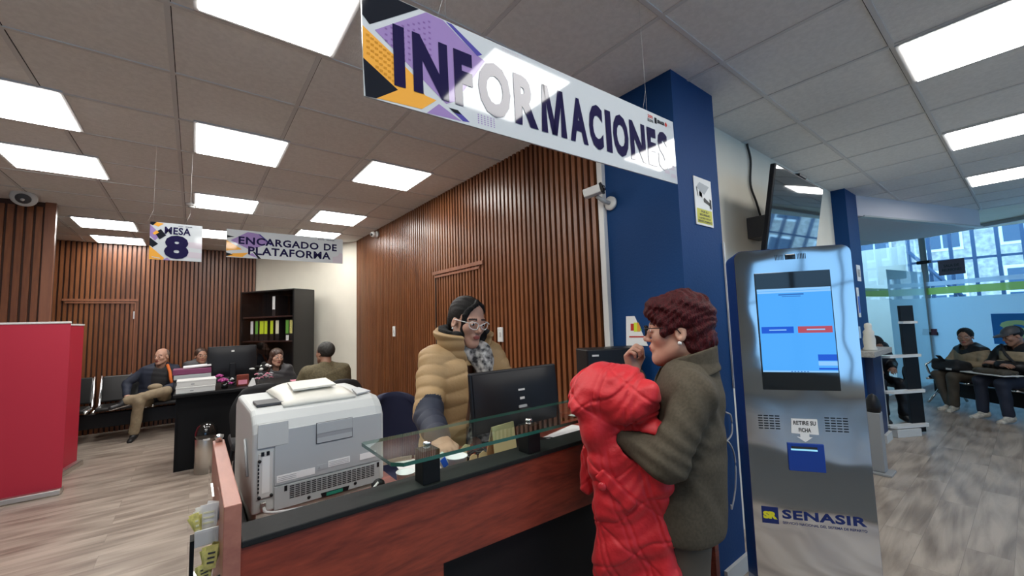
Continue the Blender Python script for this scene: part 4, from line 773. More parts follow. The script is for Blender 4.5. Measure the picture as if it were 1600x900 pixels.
# bookcase against the slanted white wall
Bd = Vector((.88-2.12, 8.87-6.88)).normalized()
t = thing('bookcase', 'tall black glass fronted bookcase with binders against the white wall', 'bookcase', (.60, 8.20, 0), math.atan2(-Bd.y, -Bd.x)); BW, BD, BH = 1.2, .40, 2.1
MB().box(0, .03, 0, BD, 0, BH).obj('side', 'bookc', t); MB().box(BW-.03, BW, 0, BD, 0, BH).obj('side', 'bookc', t); MB().box(.0, BW, -.004, BD, BH-.0, BH+.025, 0, .003).obj('top', 'bookc', t); MB().box(.03, BW-.03, BD-.02, BD, 0, BH).obj('back', 'bookc', t)
for z in (.06, .78, 1.30, 1.70): MB().box(.03, BW-.03, .03, BD-.02, z-.02, z).obj('shelf', 'shelfb', t)
for x0 in (.03, BW/2+.003):
    d = MB().box(x0, x0+BW/2-.036, -.002, .004, .82, BH-.01).obj('glass_door', 'acryl', t)
for x0 in (.03, BW/2+.003): MB().box(x0, x0+BW/2-.036, -.014, .004, .04, .80, 0, .003).obj('lower_door', 'bookc', t)
bt = t.matrix_basis
def binder(label, x, z, w, hgt, lab_m):
    p = Matrix.Translation(t.location) @ Matrix.Rotation(t.rotation_euler[2], 4, 'Z') @ Vector((x, .09, z))
    q = thing('binder', label, 'binder', p, t.rotation_euler[2], 'binders in the black bookcase')
    MB().box(0, w, 0, .24, 0, hgt, 0, .003).obj('cover', 'binder', q); MB().box(.006, w-.006, -.002, .0, hgt*.33, hgt*.96).obj('spine_label', lab_m, q)
for x, w, m_, lb in ((.13, .07, 'paper', 'binder with white label, first on the middle shelf of the bookcase'), (.24, .07, 'green', 'binder with dull green label, second on the middle shelf of the bookcase'), (.34, .10, 'lime', 'left of two touching wide binders with lime labels on the middle shelf'), (.445, .08, 'lime', 'right of two touching wide binders with lime labels on the middle shelf'), (.58, .075, 'lime', 'single lime labelled binder just left of the cream one on the middle shelf'), (.70, .08, 'ypaper', 'cream labelled binder in the middle of the middle shelf'), (.92, .075, 'green', 'bright green labelled binder near the right end of the middle shelf'), (1.005, .10, 'yellow', 'yellow labelled binder at the right end of the middle shelf')): binder(lb, x, 1.3, w, .34, m_)
binder('lone binder with white label on the top shelf of the bookcase', .62, 1.7, .07, .34, 'paper')
p = Matrix.Translation(t.location) @ Matrix.Rotation(t.rotation_euler[2], 4, 'Z') @ Vector((.95, .075, 1.3)); tag(MB().box(0, .06, 0, .004, 0, .085).obj('white_tag', 'paper', loc=None), 'small white tag standing on the middle shelf under the green binder', 'tag'); bpy.data.objects['white_tag'].location = p; bpy.data.objects['white_tag'].rotation_euler[2] = t.rotation_euler[2]
# bench at the right with the seated pair

bench('waiting_bench', 'black waiting bench with chrome armrests by the frosted partition', (9.34, .98, 0), math.atan2(-.75, -.66), 4, .60, .54, 'bfab', (-.03, 1.2), .42)
# ------------------------------------------------------------------ people
def Rz(a): c, s = math.cos(a), math.sin(a); return np.array([[c, -s, 0], [s, c, 0], [0, 0, 1.]])
def Rx(a): c, s = math.cos(a), math.sin(a); return np.array([[1, 0, 0], [0, c, -s], [0, s, c]])
def Ry(a): c, s = math.cos(a), math.sin(a); return np.array([[c, 0, s], [0, 1, 0], [-s, 0, c]])
def head_sdf(p):
    "skull and face; p in head space: x right, y forward, z up"
    q = p.copy(); q[:, 0] = np.abs(q[:, 0])
    d = ell(q, (0, -.015, .032), (.074, .095, .084))
    d = smin(d, ell(q, (0, .032, -.035), (.057, .056, .076)), .03)
    d = smin(d, cap(q, (0, .068, -.098), (.0, .060, -.09), .021, .024), .025)
    d = smin(d, cap(q, (.05, .0, -.06), (.012, .066, -.098), .018, .018), .03)
    d = smin(d, ell(q, (.036, .055, -.022), (.026, .026, .024)), .02)
    d = smin(d, cap(q, (.0, .082, .022), (.044, .066, .024), .011, .009), .014)
    d = smax(d, -ell(q, (.031, .096, .004), (.019, .017, .012)), .012)
    d = smin(d, cap(q, (0, .086, .010), (0, .108, -.026), .0075, .0105), .010)
    d = smin(d, ell(q, (.011, .098, -.031), (.008, .009, .007)), .006)
    d = smin(d, ell(q, (0, .083, -.058), (.026, .014, .017)), .012)
    d = smin(d, ell(q, (0, .094, -.0545), (.019, .0065, .0048)), .004)
    d = smin(d, ell(q, (0, .093, -.0645), (.017, .0065, .0055)), .004)
    d = smax(d, -ell(q, (0, .101, -.0595), (.022, .006, .0014)), .002)
    ear = ell(q, (.074, -.012, -.008), (.010, .019, .031), Ry(-.25)); ear = smax(ear, -ell(q, (.084, -.008, -.006), (.006, .009, .017)), .004)
    d = smin(d, ear, .006)
    d = smin(d, ell(q, (.031, .0795, .004), (.0155, .0115, .0105)), .003)
    return d
def hand_sdf(p, side, curl=.5, spread=.0, thumb=.5):
    "hand space: y along the fingers, z out of the back of the hand, thumb at side*(-x)"
    q = p.copy(); q[:, 0] *= -side
    d = rbox(q, (0, .045, 0), (.036, .046, .013), .012)
    d = smin(d, cap(q, (0, -.02, 0), (0, .02, 0), .022, .024), .02)
    for x, L0, r in ((.029, .066, .0085), (.010, .076, .009), (-.010, .071, .0087), (-.029, .055, .0078)):
        a = np.array([x, .086, .002]); ang = curl*.8; dx = x*spread*3
        for k, f in enumerate((.45, .32, .26)):
            b_ = a+np.array([dx*.3, math.cos(ang)*L0*f, -math.sin(ang)*L0*f]); d = smin(d, cap(q, a, b_, r*(1-.08*k), r*(.94-.1*k)), .004); a = b_; ang += curl*1.0
    a = np.array([.028, .022, -.006]); b_ = np.array([.052, .05, -.016-.01*thumb]); c = np.array([.05-.018*thumb, .08, -.026-.014*thumb])
    d = smin(d, cap(q, a, b_, .014, .0115), .012); return smin(d, cap(q, b_, c, .0105, .008), .004)
def frame(y, z):
    y = np.asarray(y, float); y = y/np.linalg.norm(y); z = np.asarray(z, float); z = z-y*(z @ y); z /= np.linalg.norm(z); return np.stack([np.cross(y, z), y, z], 1)
class Fig:
    def __init__(s, label, loc, facing, J, group=None):
        s.t = thing('person', label, 'person', (loc[0], loc[1], 0), math.atan2(facing[1], facing[0])-PI/2, group); s.J = {k: np.array(v, float) for k, v in J.items()}
        s.RH = Rz(J.get('yaw', 0)) @ Rx(J.get('pitch', 0)) @ Ry(J.get('roll', 0)) if True else None; s.hs = J.get('hs', 1.0)
    def H(s, P): return ((P-s.J['head']) @ s.RH)/s.hs
    def hp(s, p): return s.J['head']+s.RH @ (np.asarray(p, float)*s.hs)
    def body(s, P):
        J = s.J; hs = s.hs; d = head_sdf(s.H(P))*hs
        d = smin(d, cap(P, s.hp((0, -.03, -.05)), J['neck'], .052*hs, .056), .025)
        sh = (J['shL']+J['shR'])/2
        d = smin(d, cap(P, J['shL'], J['shR'], .036), .03); d = smin(d, cap(P, J['neck']*.7+J['hip']*.3, J['hip'], .05, .07), .05); d = smin(d, cap(P, J['neck'], J['neck']*.7+J['hip']*.3, .045, .05), .03)
        for c in 'LR':
            d = smin(d, cap(P, J['sh'+c], J['el'+c], .042, .036), .03); d = smin(d, cap(P, J['el'+c], J['wr'+c], .036, .026), .02)
            h = J.get('hand'+c)
            if h is not None:
                R_ = frame(h[:3], h[3:6]); d = smin(d, hand_sdf((P-J['wr'+c]) @ R_, 1 if c == 'R' else -1, h[6], 0, h[7]), .008)
            else: d = smin(d, ell(P, J['wr'+c], (.04, .04, .04)), .02)
            if 'kn'+c in J:
                d = smin(d, cap(P, J['hp'+c], J['kn'+c], .06, .045), .04); d = smin(d, cap(P, J['kn'+c], J['an'+c], .042, .024), .02)
                d = smin(d, cap(P, J['an'+c]-np.array([0, 0, .03]), J['to'+c]*.8+J['an'+c]*.2-np.array([0, 0, .012]), .016, .012), .02)
        return d
    def paintface(s, lips=True):
        def f(c):
            p = s.H(c); q = p.copy(); q[:, 0] = np.abs(q[:, 0]); m = np.zeros(len(c), int)
            if lips: m[(ell(q, (0, .094, -.0595), (.021, .016, .0115)) < 0)] = 1
            b = (np.abs(q[:, 2]-.029+.25*np.maximum(q[:, 0]-.035, 0)) < .0042) & (q[:, 0] > .013) & (q[:, 0] < .052) & (q[:, 1] > .055); m[b] = 2
            e = ell(q, (.031, .091, .004), (.0135, .02, .0065)) < 0; m[e] = 3
            e = ell(q, (.031, .091, .004), (.0062, .02, .0068)) < 0; m[e] = 4
            return m
        return f
    def make_body(s, lo, hi, res, skin='skin', lips='lip'):
        return sdf_obj('body', s.body, lo, hi, res, [skin, lips, 'brow', 'eyew', 'iris'], s.t, s.paintface())
    def shoe(s, c, m='shoe', sole='sole', sc=1.0):
        a, b_ = s.J['an'+c], s.J['to'+c]; v = b_-a; v = v/np.linalg.norm(v); f = np.array([v[0], v[1], v[2]*.6]); f /= np.linalg.norm(f); up = np.array([0, 0, 1.]) if abs(f[2]) < .8 else np.array([0, 1., 0])
        R_ = frame(f, up); o = a+R_[:, 2]*-.045*sc
        def fn(P):
            q = ((P-o) @ R_)/sc; d = ell(q, (0, .0, .03), (.04, .06, .055)); d = smin(d, cap(q, (0, -.03, .01), (0, .14, .0), .036, .034), .03); d = smax(d, -(q[:, 2]+.03), .006); return smax(d, q[:, 2]-.075, .01)*sc
        pt = lambda c_: (((c_-o) @ R_)[:, 2] < -.012*sc).astype(int)
        sdf_obj('shoe', fn, o-.22*sc, o+.26*sc, .007*sc, [m, sole], s.t, pt)
    def trousers(s, m, lo, hi, res, fat=1.0, fold=.006, top=None):
        J = s.J
        def fn(P):
            d = ell(P, J['hip'], (.17*fat, .125*fat, .13))
            for c in 'LR':
                d = smin(d, cap(P, J['hp'+c], J['kn'+c], .088*fat, .066*fat), .05); d2 = cap(P, J['kn'+c], J['kn'+c]+(J['an'+c]-J['kn'+c])*.93, .064*fat, .058*fat); d = smin(d, d2, .03)
            return d+folds(P, fold, 32, 3)
        return sdf_obj('trousers', fn, lo, hi, res, m, s.t)
    def top_fn(s, P, w, dp, ra, hem, fold=.005, seed=1, cuff=.97, puff=0, neckcut=.05):
        "jacket or pullover round trunk and arms"
        J = s.J; sh = (J['shL']+J['shR'])/2; ax = J['hip']-sh
        d = ell(P, sh+ax*.22+np.array([0, .01, 0]), (w*.52, dp*.54, .20)); d = smin(d, ell(P, sh+ax*.60, (w*.49, dp*.56, .20)), .08); d = smin(d, ell(P, sh+ax*.95, (w*.5, dp*.56, .19)), .08)
        d = smin(d, cap(P, J['shL']*.9+sh*.1, J['shR']*.9+sh*.1, ra*.9), .05)
        d = smin(d, cap(P, J['neck']+(sh-J['neck'])*.2, sh, .062, .09), .05)
        if puff:
            z = P[:, 2]; d = d-puff*np.abs(np.sin(PI*(z+.25*np.abs(P[:, 0]))/.075))**.5
        for c in 'LR':
            e = J['el'+c]; wv = e+(J['wr'+c]-e)*cuff; a1 = cap(P, J['sh'+c], e, ra, ra*.86); a2 = cap(P, e, wv, ra*.86, ra*.66)
            if puff:
                a1 = a1-puff*np.abs(np.sin(PI*capt(P, J['sh'+c], e)*5))**.5; a2 = a2-puff*np.abs(np.sin(PI*capt(P, e, wv)*3.5))**.6
            arm = smin(a1, a2, .02); d = smin(d, arm, .022)
        d = d+folds(P, fold, 38, seed); return smax(d, hem-P[:, 2], .008)
def simple_hair(F, m, fn, res=.005, relax=1):
    c = F.J['head']; return sdf_obj('hair', lambda P: fn(F.H(P))*F.hs, c-.26, c+.22, res, m, F.t, None, relax)
def short_hair(p, th=.008, line=.045, back=-.07):
    "cropped hair: a shell set back on the skull so it thins out at the forehead"
    d = ell(p, (0, -.024-th*.5, .037), (.074+th, .096+th*.6, .082+th)); q = p.copy(); q[:, 0] = np.abs(q[:, 0])
    cut = smin(ell(p, (0, .142, -.035), (.088, .085, .100)), rbox(p, (0, .02, -.15), (.2, .2, .085), .03), .02); cut = smin(cut, ell(q, (.088, .01, -.03), (.03, .035, .045)), .02)
    return smax(d, -cut, .008)+.0015*np.sin(p[:, 0]*260+6*np.sin(p[:, 2]*40))
# ---------- the customer with the red quilted coat
F = Fig('person with short dark red hair and olive jacket holding a red quilted coat', (1.305, .757), (-.535, .939), dict(head=(0, .0, 1.452), neck=(0, -.045, 1.325), shL=(-.165, -.04, 1.265), shR=(.165, -.02, 1.265), elL=(-.235, .045, 1.085), wrL=(-.10, .225, 1.125), handL=(.97, .2, 0, 0, 0, 1, .6, .5), elR=(.21, .17, 1.085), wrR=(.085, .16, 1.285), handR=(-.22, .12, .9, .25, .95, .0, 1.15, .8), hip=(0, .02, .86), hpL=(-.09, .02, .84), hpR=(.09, .02, .84), knL=(-.1, .02, .46), knR=(.1, .01, .46), anL=(-.1, -.03, .07), anR=(.1, -.03, .07), toL=(-.11, .1, .03), toR=(.11, .1, .03), yaw=-.02, pitch=-.04, hs=.97))
F.make_body((-.34, -.2, 0), (.32, .36, 1.62), .0042, 'skin2')
def hair(p):
    d = ell(p, (0, -.020, .05), (.087, .108, .094)); d = smin(d, ell(p, (0, -.062, -.035), (.076, .060, .088)), .03); d = smin(d, ell(p, (0, .06, .075), (.066, .045, .042)), .03)
    q = np.abs(p[:, 0]); pp = p.copy(); pp[:, 0] = q
    d = smin(d, ell(pp, (.07, .028, .015), (.016, .030, .045)), .02)
    face = ell(p, (0, .118, -.045), (.082, .085, .092)); face = smin(face, ell(pp, (.088, .005, -.045), (.03, .034, .052)), .02); face = smin(face, rbox(p, (0, .06, -.15), (.2, .12, .05), .02), .02)
    d = smax(d, -face, .014); st = np.sin(p[:, 1]*190+p[:, 2]*120+7*np.sin(p[:, 2]*30+p[:, 0]*25))+.7*np.sin(p[:, 0]*210-p[:, 2]*150+5*np.sin(p[:, 1]*35))
    return d-.0016*st-.003*np.sin(p[:, 1]*60+4*np.sin(p[:, 2]*40))
simple_hair(F, 'hairr', hair, .003, 0)
def jack(P):
    d = smin(F.top_fn(P, .36, .20, .062, .825, .004, 5, .93), smax(ell(P, (0, .018, .86), (.178, .128, .16)), .825-P[:, 2], .006), .03); d = smin(d, cap(P, F.J['neck']+np.array([0, -.005, .005]), (0, -.035, 1.22), .066, .09), .03)
    e = F.J['elL']; d = d-.0022*np.sin(capt(P, F.J['shL'], e)*22+P[:, 1]*45+3*np.sin(P[:, 2]*20))*np.exp(-(cap(P, F.J['shL'], e, .07)/.03)**2)
    d = d+.002*np.exp(-((P[:, 0]-.0)/.004)**2)*(P[:, 1] < -.05)
    n = F.J['neck']; cut = cap(P, F.hp((0, .0, -.08)), n+np.array([0, .085, -.03]), .058, .05); return smax(d, -cut, .006)
sdf_obj('jacket', jack, (-.36, -.24, .78), (.34, .36, 1.40), .0052, 'olive', F.t)
def collar(P):
    n = F.J['neck']; q = P-n; r = np.sqrt((q[:, 0]/1.1)**2+(q[:, 1]-.005)**2); d = np.abs(r-.074-.35*np.maximum(.02-q[:, 2], 0))-.007; d = smax(d, np.abs(q[:, 2]-.012+.32*q[:, 1])-.042, .006); return smax(d, q[:, 1]-.055, .01)
sdf_obj('collar', collar, (-.2, -.2, 1.2), (.2, .14, 1.46), .004, 'olive', F.t)
F.trousers('trous', (-.3, -.24, .0), (.3, .3, 1.0), .007, .80, .006)
for c in 'LR': F.shoe(c, 'shoe', 'black')
g = MB(); hp = lambda *p: Vector(F.hp(p))
for s in (-1, 1):
    ring = [hp(s*.032+.021*math.cos(a), .107-.25*abs(.021*math.cos(a)*s+.0), .004+.017*math.sin(a)) for a in np.linspace(0, 2*PI, 17)]; g.tube(ring, .0022, 6)
    g.tube([hp(s*.053, .102, .012), hp(s*.079, .06, .012), hp(s*.082, .0, .008), hp(s*.082, -.012, -.01)], .002, 6)
g.tube([hp(-.011, .108, .008), hp(0, .111, .011), hp(.011, .108, .008)], .0018, 6); g.obj('glasses', 'black', F.t)
MB().ball(hp(-.086, -.006, -.042), .0065).obj('earring', 'pwhite', F.t)
# her coat, bundled over the forearm and hanging down
t = F.t; tc = thing('quilted_coat', 'red quilted coat draped over the arm of the person with red hair', 'coat', F.t.location, F.t.rotation_euler[2])
def quilt(P):
    "stitched seams: long double seams down the cloth and slanting quilting between them"
    u = P[:, 1]+.10*np.sin(P[:, 2]*4)+.25*P[:, 0]; v = P[:, 2]+.55*P[:, 1]+.01*np.sin(P[:, 1]*40); w = P[:, 2]-.7*P[:, 1]
    g = lambda x, per, wd: np.exp(-(((x+per/2) % per-per/2)/wd)**2)
    return -(.0042*np.maximum(g(u, .105, .0045), g(u+.022, .105, .0045))+.0038*g(v, .125, .005)+.0038*g(w, .17, .005))+.003*np.sin(v*2*PI/.045+3*np.sin(u*30))*.45
def coat(P):
    d = ell(P, (-.10, .222, 1.255), (.12, .130, .095), Rx(-.12)); d = smin(d, ell(P, (-.16, .15, 1.235), (.075, .085, .075)), .03); d = smin(d, ell(P, (-.11, .28, 1.215), (.105, .072, .056)), .03)
    d = smin(d, cap(P, (-.175, .09, 1.265), (-.185, .30, 1.215), .035, .03), .02)
    d = d-.0045*np.sin(P[:, 1]*34+P[:, 2]*38+3*np.sin(P[:, 0]*16))-.004*np.abs(np.sin(P[:, 2]*26-P[:, 1]*18+P[:, 0]*8))
    z = P[:, 2]; w = np.clip((1.16-z)/.6, 0, 1)
    h = rbox(P, (-.15, .165, .84), (.045, .125, .36), .045); h = h+.10*np.maximum(z-1.1, 0)
    h = h-.012*np.sin(P[:, 1]*30+2*np.sin(z*9))*(.5+.5*w)-.006*np.sin(z*45+P[:, 1]*20)
    h = smin(h, cap(P, (-.10, .285, 1.14), (-.09, .315, .93), .034, .026), .012)
    k = smin(d, h, .02); k = k-quilt(P)
    k = smin(k, ell(P, (-.16, .262, 1.145), (.062, .050, .07)), .03); e_, w_ = F.J['elL'], F.J['wrL']; return smax(k, -cap(P, e_, e_+(w_-e_)*.72, .054, .044), .008)
sdf_obj('cloth', coat, (-.32, -.0, .44), (.08, .42, 1.40), .0034, 'redc', tc, None, 0)
def flap(P):
    a = np.array((-.198, .25, 1.02)); b_ = np.array((-.203, .15, .93)); R_ = frame(b_-a, (-1, 0, 0)); q = (P-(a+b_)/2) @ R_; return rbox(q, (0, 0, 0), (.022, .068, .012), .01)-.0015*np.sin(q[:, 1]*160)
sdf_obj('pocket_flap', flap, (-.26, .08, .86), (-.14, .32, 1.08), .0035, 'redc', tc)
MB().lathe([(.013, 0), (.013, .003), (.009, .006), (0, .007)], c=(-.214, .24, .985), axis=(-1, 0, 0)).obj('button', 'redc2', tc)
# ---------- the clerk in the tan quilted jacket
F = Fig('person with black hair and white glasses in a tan quilted jacket behind the counter', (1.12, 1.87), (0, -1), dict(head=(.015, .085, 1.505), neck=(.01, .02, 1.375), shL=(-.17, .01, 1.315), shR=(.175, .01, 1.315), elL=(-.25, .08, 1.09), wrL=(-.08, .22, 1.03), handL=(.3, .9, -.1, 0, 0, 1, .4, .4), elR=(.262, .12, 1.085), wrR=(.335, .36, 1.035), handR=(.1, .9, -.25, .2, .1, 1, .7, .8), hip=(0, -.06, .86), hpL=(-.09, -.06, .82), hpR=(.09, -.06, .82), knL=(-.1, -.02, .46), knR=(.1, -.02, .46), anL=(-.1, -.06, .07), anR=(.1, -.06, .07), toL=(-.11, .07, .03), toR=(.11, .07, .03), yaw=.06, pitch=-.26, roll=-.06, hs=1.0))
F.make_body((-.36, -.22, 0), (.44, .54, 1.64), .0042, 'skin2')
def on_skull(az, el, f=1.05):
    a, e = math.radians(az), math.radians(el); return np.array([.074*f*math.sin(a)*math.cos(e), -.015+.095*f*math.cos(a)*math.cos(e), .032+.084*f*math.sin(e)])
STR = []
for k in range(7):
    g_ = k/6; pts = [on_skull(-18, 62, 1.03), on_skull(2+14*g_, 50-6*g_, 1.06), on_skull(28+16*g_, 34-8*g_, 1.06), on_skull(44+13*g_, 10-6*g_, 1.05)]
    z0 = pts[-1]; pts += [np.array([z0[0]*.98, max(z0[1], .045)-.004, -.03]), np.array([z0[0]*.93, .052+.006*g_, -.075]), np.array([.056-.004*g_, .056, -.105-.02*g_])]; STR.append((pts, .0095, .0035))
for k in range(5):
    g_ = k/4; STR.append(([on_skull(-20, 62, 1.03), on_skull(-38-12*g_, 46-8*g_, 1.05), on_skull(-62-12*g_, 20-8*g_, 1.05), on_skull(-84-14*g_, -8, 1.05)], .010, .006))
def hair(p):
    d = ell(p, (0, -.031, .040), (.081, .102, .087)); d = smin(d, ell(p, (0, -.09, -.02), (.06, .045, .07)), .03); d = smin(d, ell(p, (0, -.118, -.03), (.035, .035, .05)), .02)
    q = p.copy(); q[:, 0] = np.abs(q[:, 0])
    face = smin(ell(p, (0, .140, -.03), (.080, .085, .098)), smin(rbox(p, (0, .1, -.15), (.2, .16, .08), .02), ell(q, (.088, .012, -.035), (.03, .042, .05)), .03), .02)
    d = smax(d, -face, .006)
    for pts, r0, r1 in STR:
        for k in range(len(pts)-1): d = smin(d, cap(p, pts[k], pts[k+1], r0+(r1-r0)*k/(len(pts)-1), r0+(r1-r0)*(k+1)/(len(pts)-1)), .004)
    return d-.0010*np.sin(p[:, 0]*230+5*np.sin(p[:, 2]*40)+p[:, 1]*90)
simple_hair(F, 'hairb', hair, .0032, 0)
def jack(P):
    d = F.top_fn(P, .42, .28, .071, .76, .003, 8, .93, .0065)
    slot = rbox(P, (-.012, .22, 1.10), (.070, .2, .42), .02); d = smax(d, -slot, .008)
    return smax(d, -cap(P, F.J['neck']+np.array([0, .03, .06]), F.J['neck']+np.array([0, .06, -.06]), .075, .07), .01)
def paintj(c):
    e, w = F.J['elR'], F.J['wrR']; t1 = cap(c, e, w, .07); el_, wl = F.J['elL'], F.J['wrL']
    return (((t1 < .03) & (capt(c, e, w) > .02)) | ((cap(c, el_, wl, .07) < .03) & (capt(c, el_, wl) > .02))).astype(int)
sdf_obj('jacket', jack, (-.38, -.22, .74), (.46, .44, 1.46), .0052, ['tan', 'navy'], F.t, paintj)
def collar(P, r0=.098, th=.014):
    n = F.J['neck']+np.array([0, .02, -.01]); q = P-n; r = np.sqrt((q[:, 0]/1.15)**2+q[:, 1]**2); d = np.abs(r-r0-.32*q[:, 2])-th; d = smax(d, np.abs(q[:, 2]-.012+.22*q[:, 1])-.072, .012); return smax(d, -cap(P, n+np.array([-.015, .06, .2]), n+np.array([-.015, .2, -.2]), .085, .085), .01)
sdf_obj('collar', lambda P: collar(P)-.006*np.abs(np.sin(P[:, 2]*60)), (-.24, -.2, 1.24), (.24, .24, 1.52), .0045, 'tan', F.t)
sdf_obj('fur_lining', lambda P: collar(P-np.array([0, 0, .02]), .076, .019)-.003*np.sin(P[:, 0]*130)*np.sin(P[:, 2]*120), (-.24, -.2, 1.24), (.24, .24, 1.54), .0045, 'furblack', F.t)
def scarf(P):
    n = F.J['neck']; q = P-n; r = np.sqrt(q[:, 0]**2+(q[:, 1]-.02)**2); d = np.sqrt((r-.062)**2+(q[:, 2]-.0+.15*q[:, 1])**2*.5)-.032; d = smin(d, ell(P, (-.035, .125, 1.325), (.058, .05, .075)), .03); d = smin(d, cap(P, (-.04, .14, 1.28), (-.025, .155, 1.04), .045, .038), .03); d = smin(d, cap(P, (-.02, .13, 1.05), (-.0, .13, .88), .055, .055), .04)
    return d+folds(P, .007, 55, 11)
sdf_obj('scarf', scarf, (-.2, -.14, .82), (.2, .26, 1.46), .0042, 'scarf', F.t)
F.trousers('navy', (-.3, -.26, 0), (.3, .2, 1.0), .009)
for c in 'LR': F.shoe(c)
hp = lambda *p: Vector(F.hp(p)); g = MB()
for s in (-1, 1):
    ring = [hp(s*(.033+.024*math.cos(a)+.006*max(0, math.cos(a))*max(0, math.sin(a))), .108-.012*abs(math.cos(a)+.5), .0+.0175*math.sin(a)+.007*max(0, math.cos(a))*max(0, math.sin(a)+.3)) for a in np.linspace(0, 2*PI, 19)]; g.tube(ring, .0023, 6)
    g.tube([hp(s*.060, .098, .012), hp(s*.08, .055, .012), hp(s*.082, -.005, .006)], .002, 6)
g.tube([hp(-.011, .108, .002), hp(0, .111, .006), hp(.011, .108, .002)], .002, 6); g.obj('glasses', 'pwhite', F.t)
MB().ball(hp(.083, -.006, -.04), .005).obj('earring', 'pwhite', F.t)
# ---------- seated people
def seat_J(**k):
    J = dict(head=(0, .04, 1.17), neck=(0, -.01, 1.03), shL=(-.17, -.02, .97), shR=(.17, -.02, .97), elL=(-.22, .05, .72), elR=(.22, .05, .72), wrL=(-.12, .26, .68), wrR=(.12, .26, .68), handL=(.4, .9, -.1, 0, 0, 1, .5, .5), handR=(-.4, .9, -.1, 0, 0, 1, .5, .5), hip=(0, -.05, .52), hpL=(-.09, 0, .50), hpR=(.09, 0, .50), knL=(-.11, .40, .50), knR=(.11, .40, .50), anL=(-.11, .42, .085), anR=(.11, .42, .085), toL=(-.13, .55, .035), toR=(.13, .55, .035)); J.update(k); return J
LO, HI = (-.55, -.32, .0), (.55, .75, 1.36)
def seated(label, loc, facing, J, top, legs, shoe, hairm, hairfn, skin, w=.40, dp=.27, ra=.062, res=.009, sole='sole', hem=.46, puff=0, shoes=True, paint=None):
    F = Fig(label, loc, facing, J); F.make_body(LO, HI, .0068, skin)
    def jk(P):
        d = F.top_fn(P, w, dp, ra, hem, .006, 4, .93, puff); n = F.J['neck']; return smax(d, -cap(P, n+np.array([0, .02, .08]), n+np.array([0, .06, -.03]), .066, .06), .006)
    sdf_obj('jacket', jk, LO, HI, res, top, F.t, paint); F.trousers(legs, LO, HI, res)
    if shoes:
        for c in 'LR': F.shoe(c, shoe, sole)
    if hairfn: simple_hair(F, hairm, hairfn, .005)
    return F
F = seated('person with bald head sitting cross legged on the bench in khaki trousers', (-.44, 8.22), (0, -1), seat_J(head=(-.06, .03, 1.13), neck=(-.05, -.02, 1.0), shL=(-.22, -.02, .93), shR=(.12, -.04, .93), elL=(-.27, .12, .70), wrL=(-.10, .27, .66), elR=(.32, -.02, .76), wrR=(.30, .14, .60), hpR=(.08, 0, .48), knR=(.15, .40, .52), anR=(.19, .34, .09), toR=(.22, .47, .04), hpL=(-.1, .0, .50), knL=(-.14, .36, .64), anL=(.30, .40, .56), toL=(.42, .46, .52), yaw=-.6, pitch=-.05), ['navy', 'bfab'], 'khaki', 'shoe', None, None, 'skin2', .42, .28, .066, paint=lambda c: ((c[:, 1] > .02) & (np.abs(c[:, 0]+.055) < .07+.25*(.98-c[:, 2])*(c[:, 2] > .74)) & (np.abs(c[:, 0]+.055) < .105)).astype(int))
MB().tube([(-.13, .06, 1.0), (-.165, .13, .90), (-.18, .15, .78), (-.2, .15, .68)], .02, 8).obj('orange_strap', 'orange', F.t)
simple_hair(F, 'stubble', lambda p: smax(ell(p, (0, -.018, .030), (.0755, .0965, .0845)), -smin(rbox(p, (0, .10, .0), (.2, .105, .3), .03), rbox(p, (0, 0, -.15), (.3, .3, .09), .02), .02), .01), .005)
tag(MB().ball((0, 0, .0), (.085, .075, .05), 0, 3).ball((.05, -.03, -.02), (.07, .05, .012), 0, 2).obj('cloth_cap', 'khaki', loc=(-.43, 7.98, .70)), 'beige cap resting in the lap of the bald person', 'cap')
F = Fig('person with brown hair on the bench hidden behind the purple folder', (.10, 8.24), (0, -1), seat_J(head=(0, .05, 1.10), neck=(0, 0, .97), yaw=.2)); F.make_body(LO, HI, .009, 'skin'); simple_hair(F, 'hairbr', lambda p: short_hair(p, .014), .006)
sdf_obj('jacket', lambda P: F.top_fn(P, .38, .26, .06, .46), LO, HI, .012, 'dgrey', F.t); F.trousers('dgrey', LO, HI, .012); [F.shoe(c) for c in 'LR']
def long_hair(p):
    q = p.copy(); q[:, 0] = np.abs(q[:, 0]); d = ell(p, (0, -.02, .036), (.084, .106, .094)); d = smin(d, cap(q, (.07, .0, -.02), (.085, .0, -.2), .026, .022), .03); d = smin(d, ell(p, (0, -.075, -.10), (.08, .04, .12)), .03)
    return smax(d, -ell(p, (0, .115, -.035), (.060, .09, .105)), .012)-.0015*np.sin(p[:, 0]*220+4*np.sin(p[:, 2]*30))
seated('person with long dark hair smiling behind the office desk', (.96, 6.90), (-.1, -1), seat_J(head=(.0, .12, 1.085), neck=(0, .05, .96), shL=(-.16, .04, .90), shR=(.16, .04, .90), yaw=.35, pitch=-.1, roll=-.1), 'dgrey', 'dgrey', 'shoe', 'hairbr', long_hair, 'skin2', .38, .25, .06)
seated('person with grey hair seen from behind in an olive jacket at the office desk', (1.19, 5.02), (-.12, 1), seat_J(head=(0, .03, 1.20), neck=(0, -.02, 1.07), shL=(-.20, -.02, 1.0), shR=(.20, -.02, 1.0), elL=(-.27, .08, .76), elR=(.27, .08, .76), yaw=.35), 'oliveB', 'dgrey', 'shoe', 'hairg', lambda p: short_hair(p, .012), 'skin3', .50, .30, .075)
gf = (-.75, .66)
def bun(p): return smin(short_hair(p, .013, .05), ell(p, (0, -.115, .05), (.04, .035, .04)), .02)
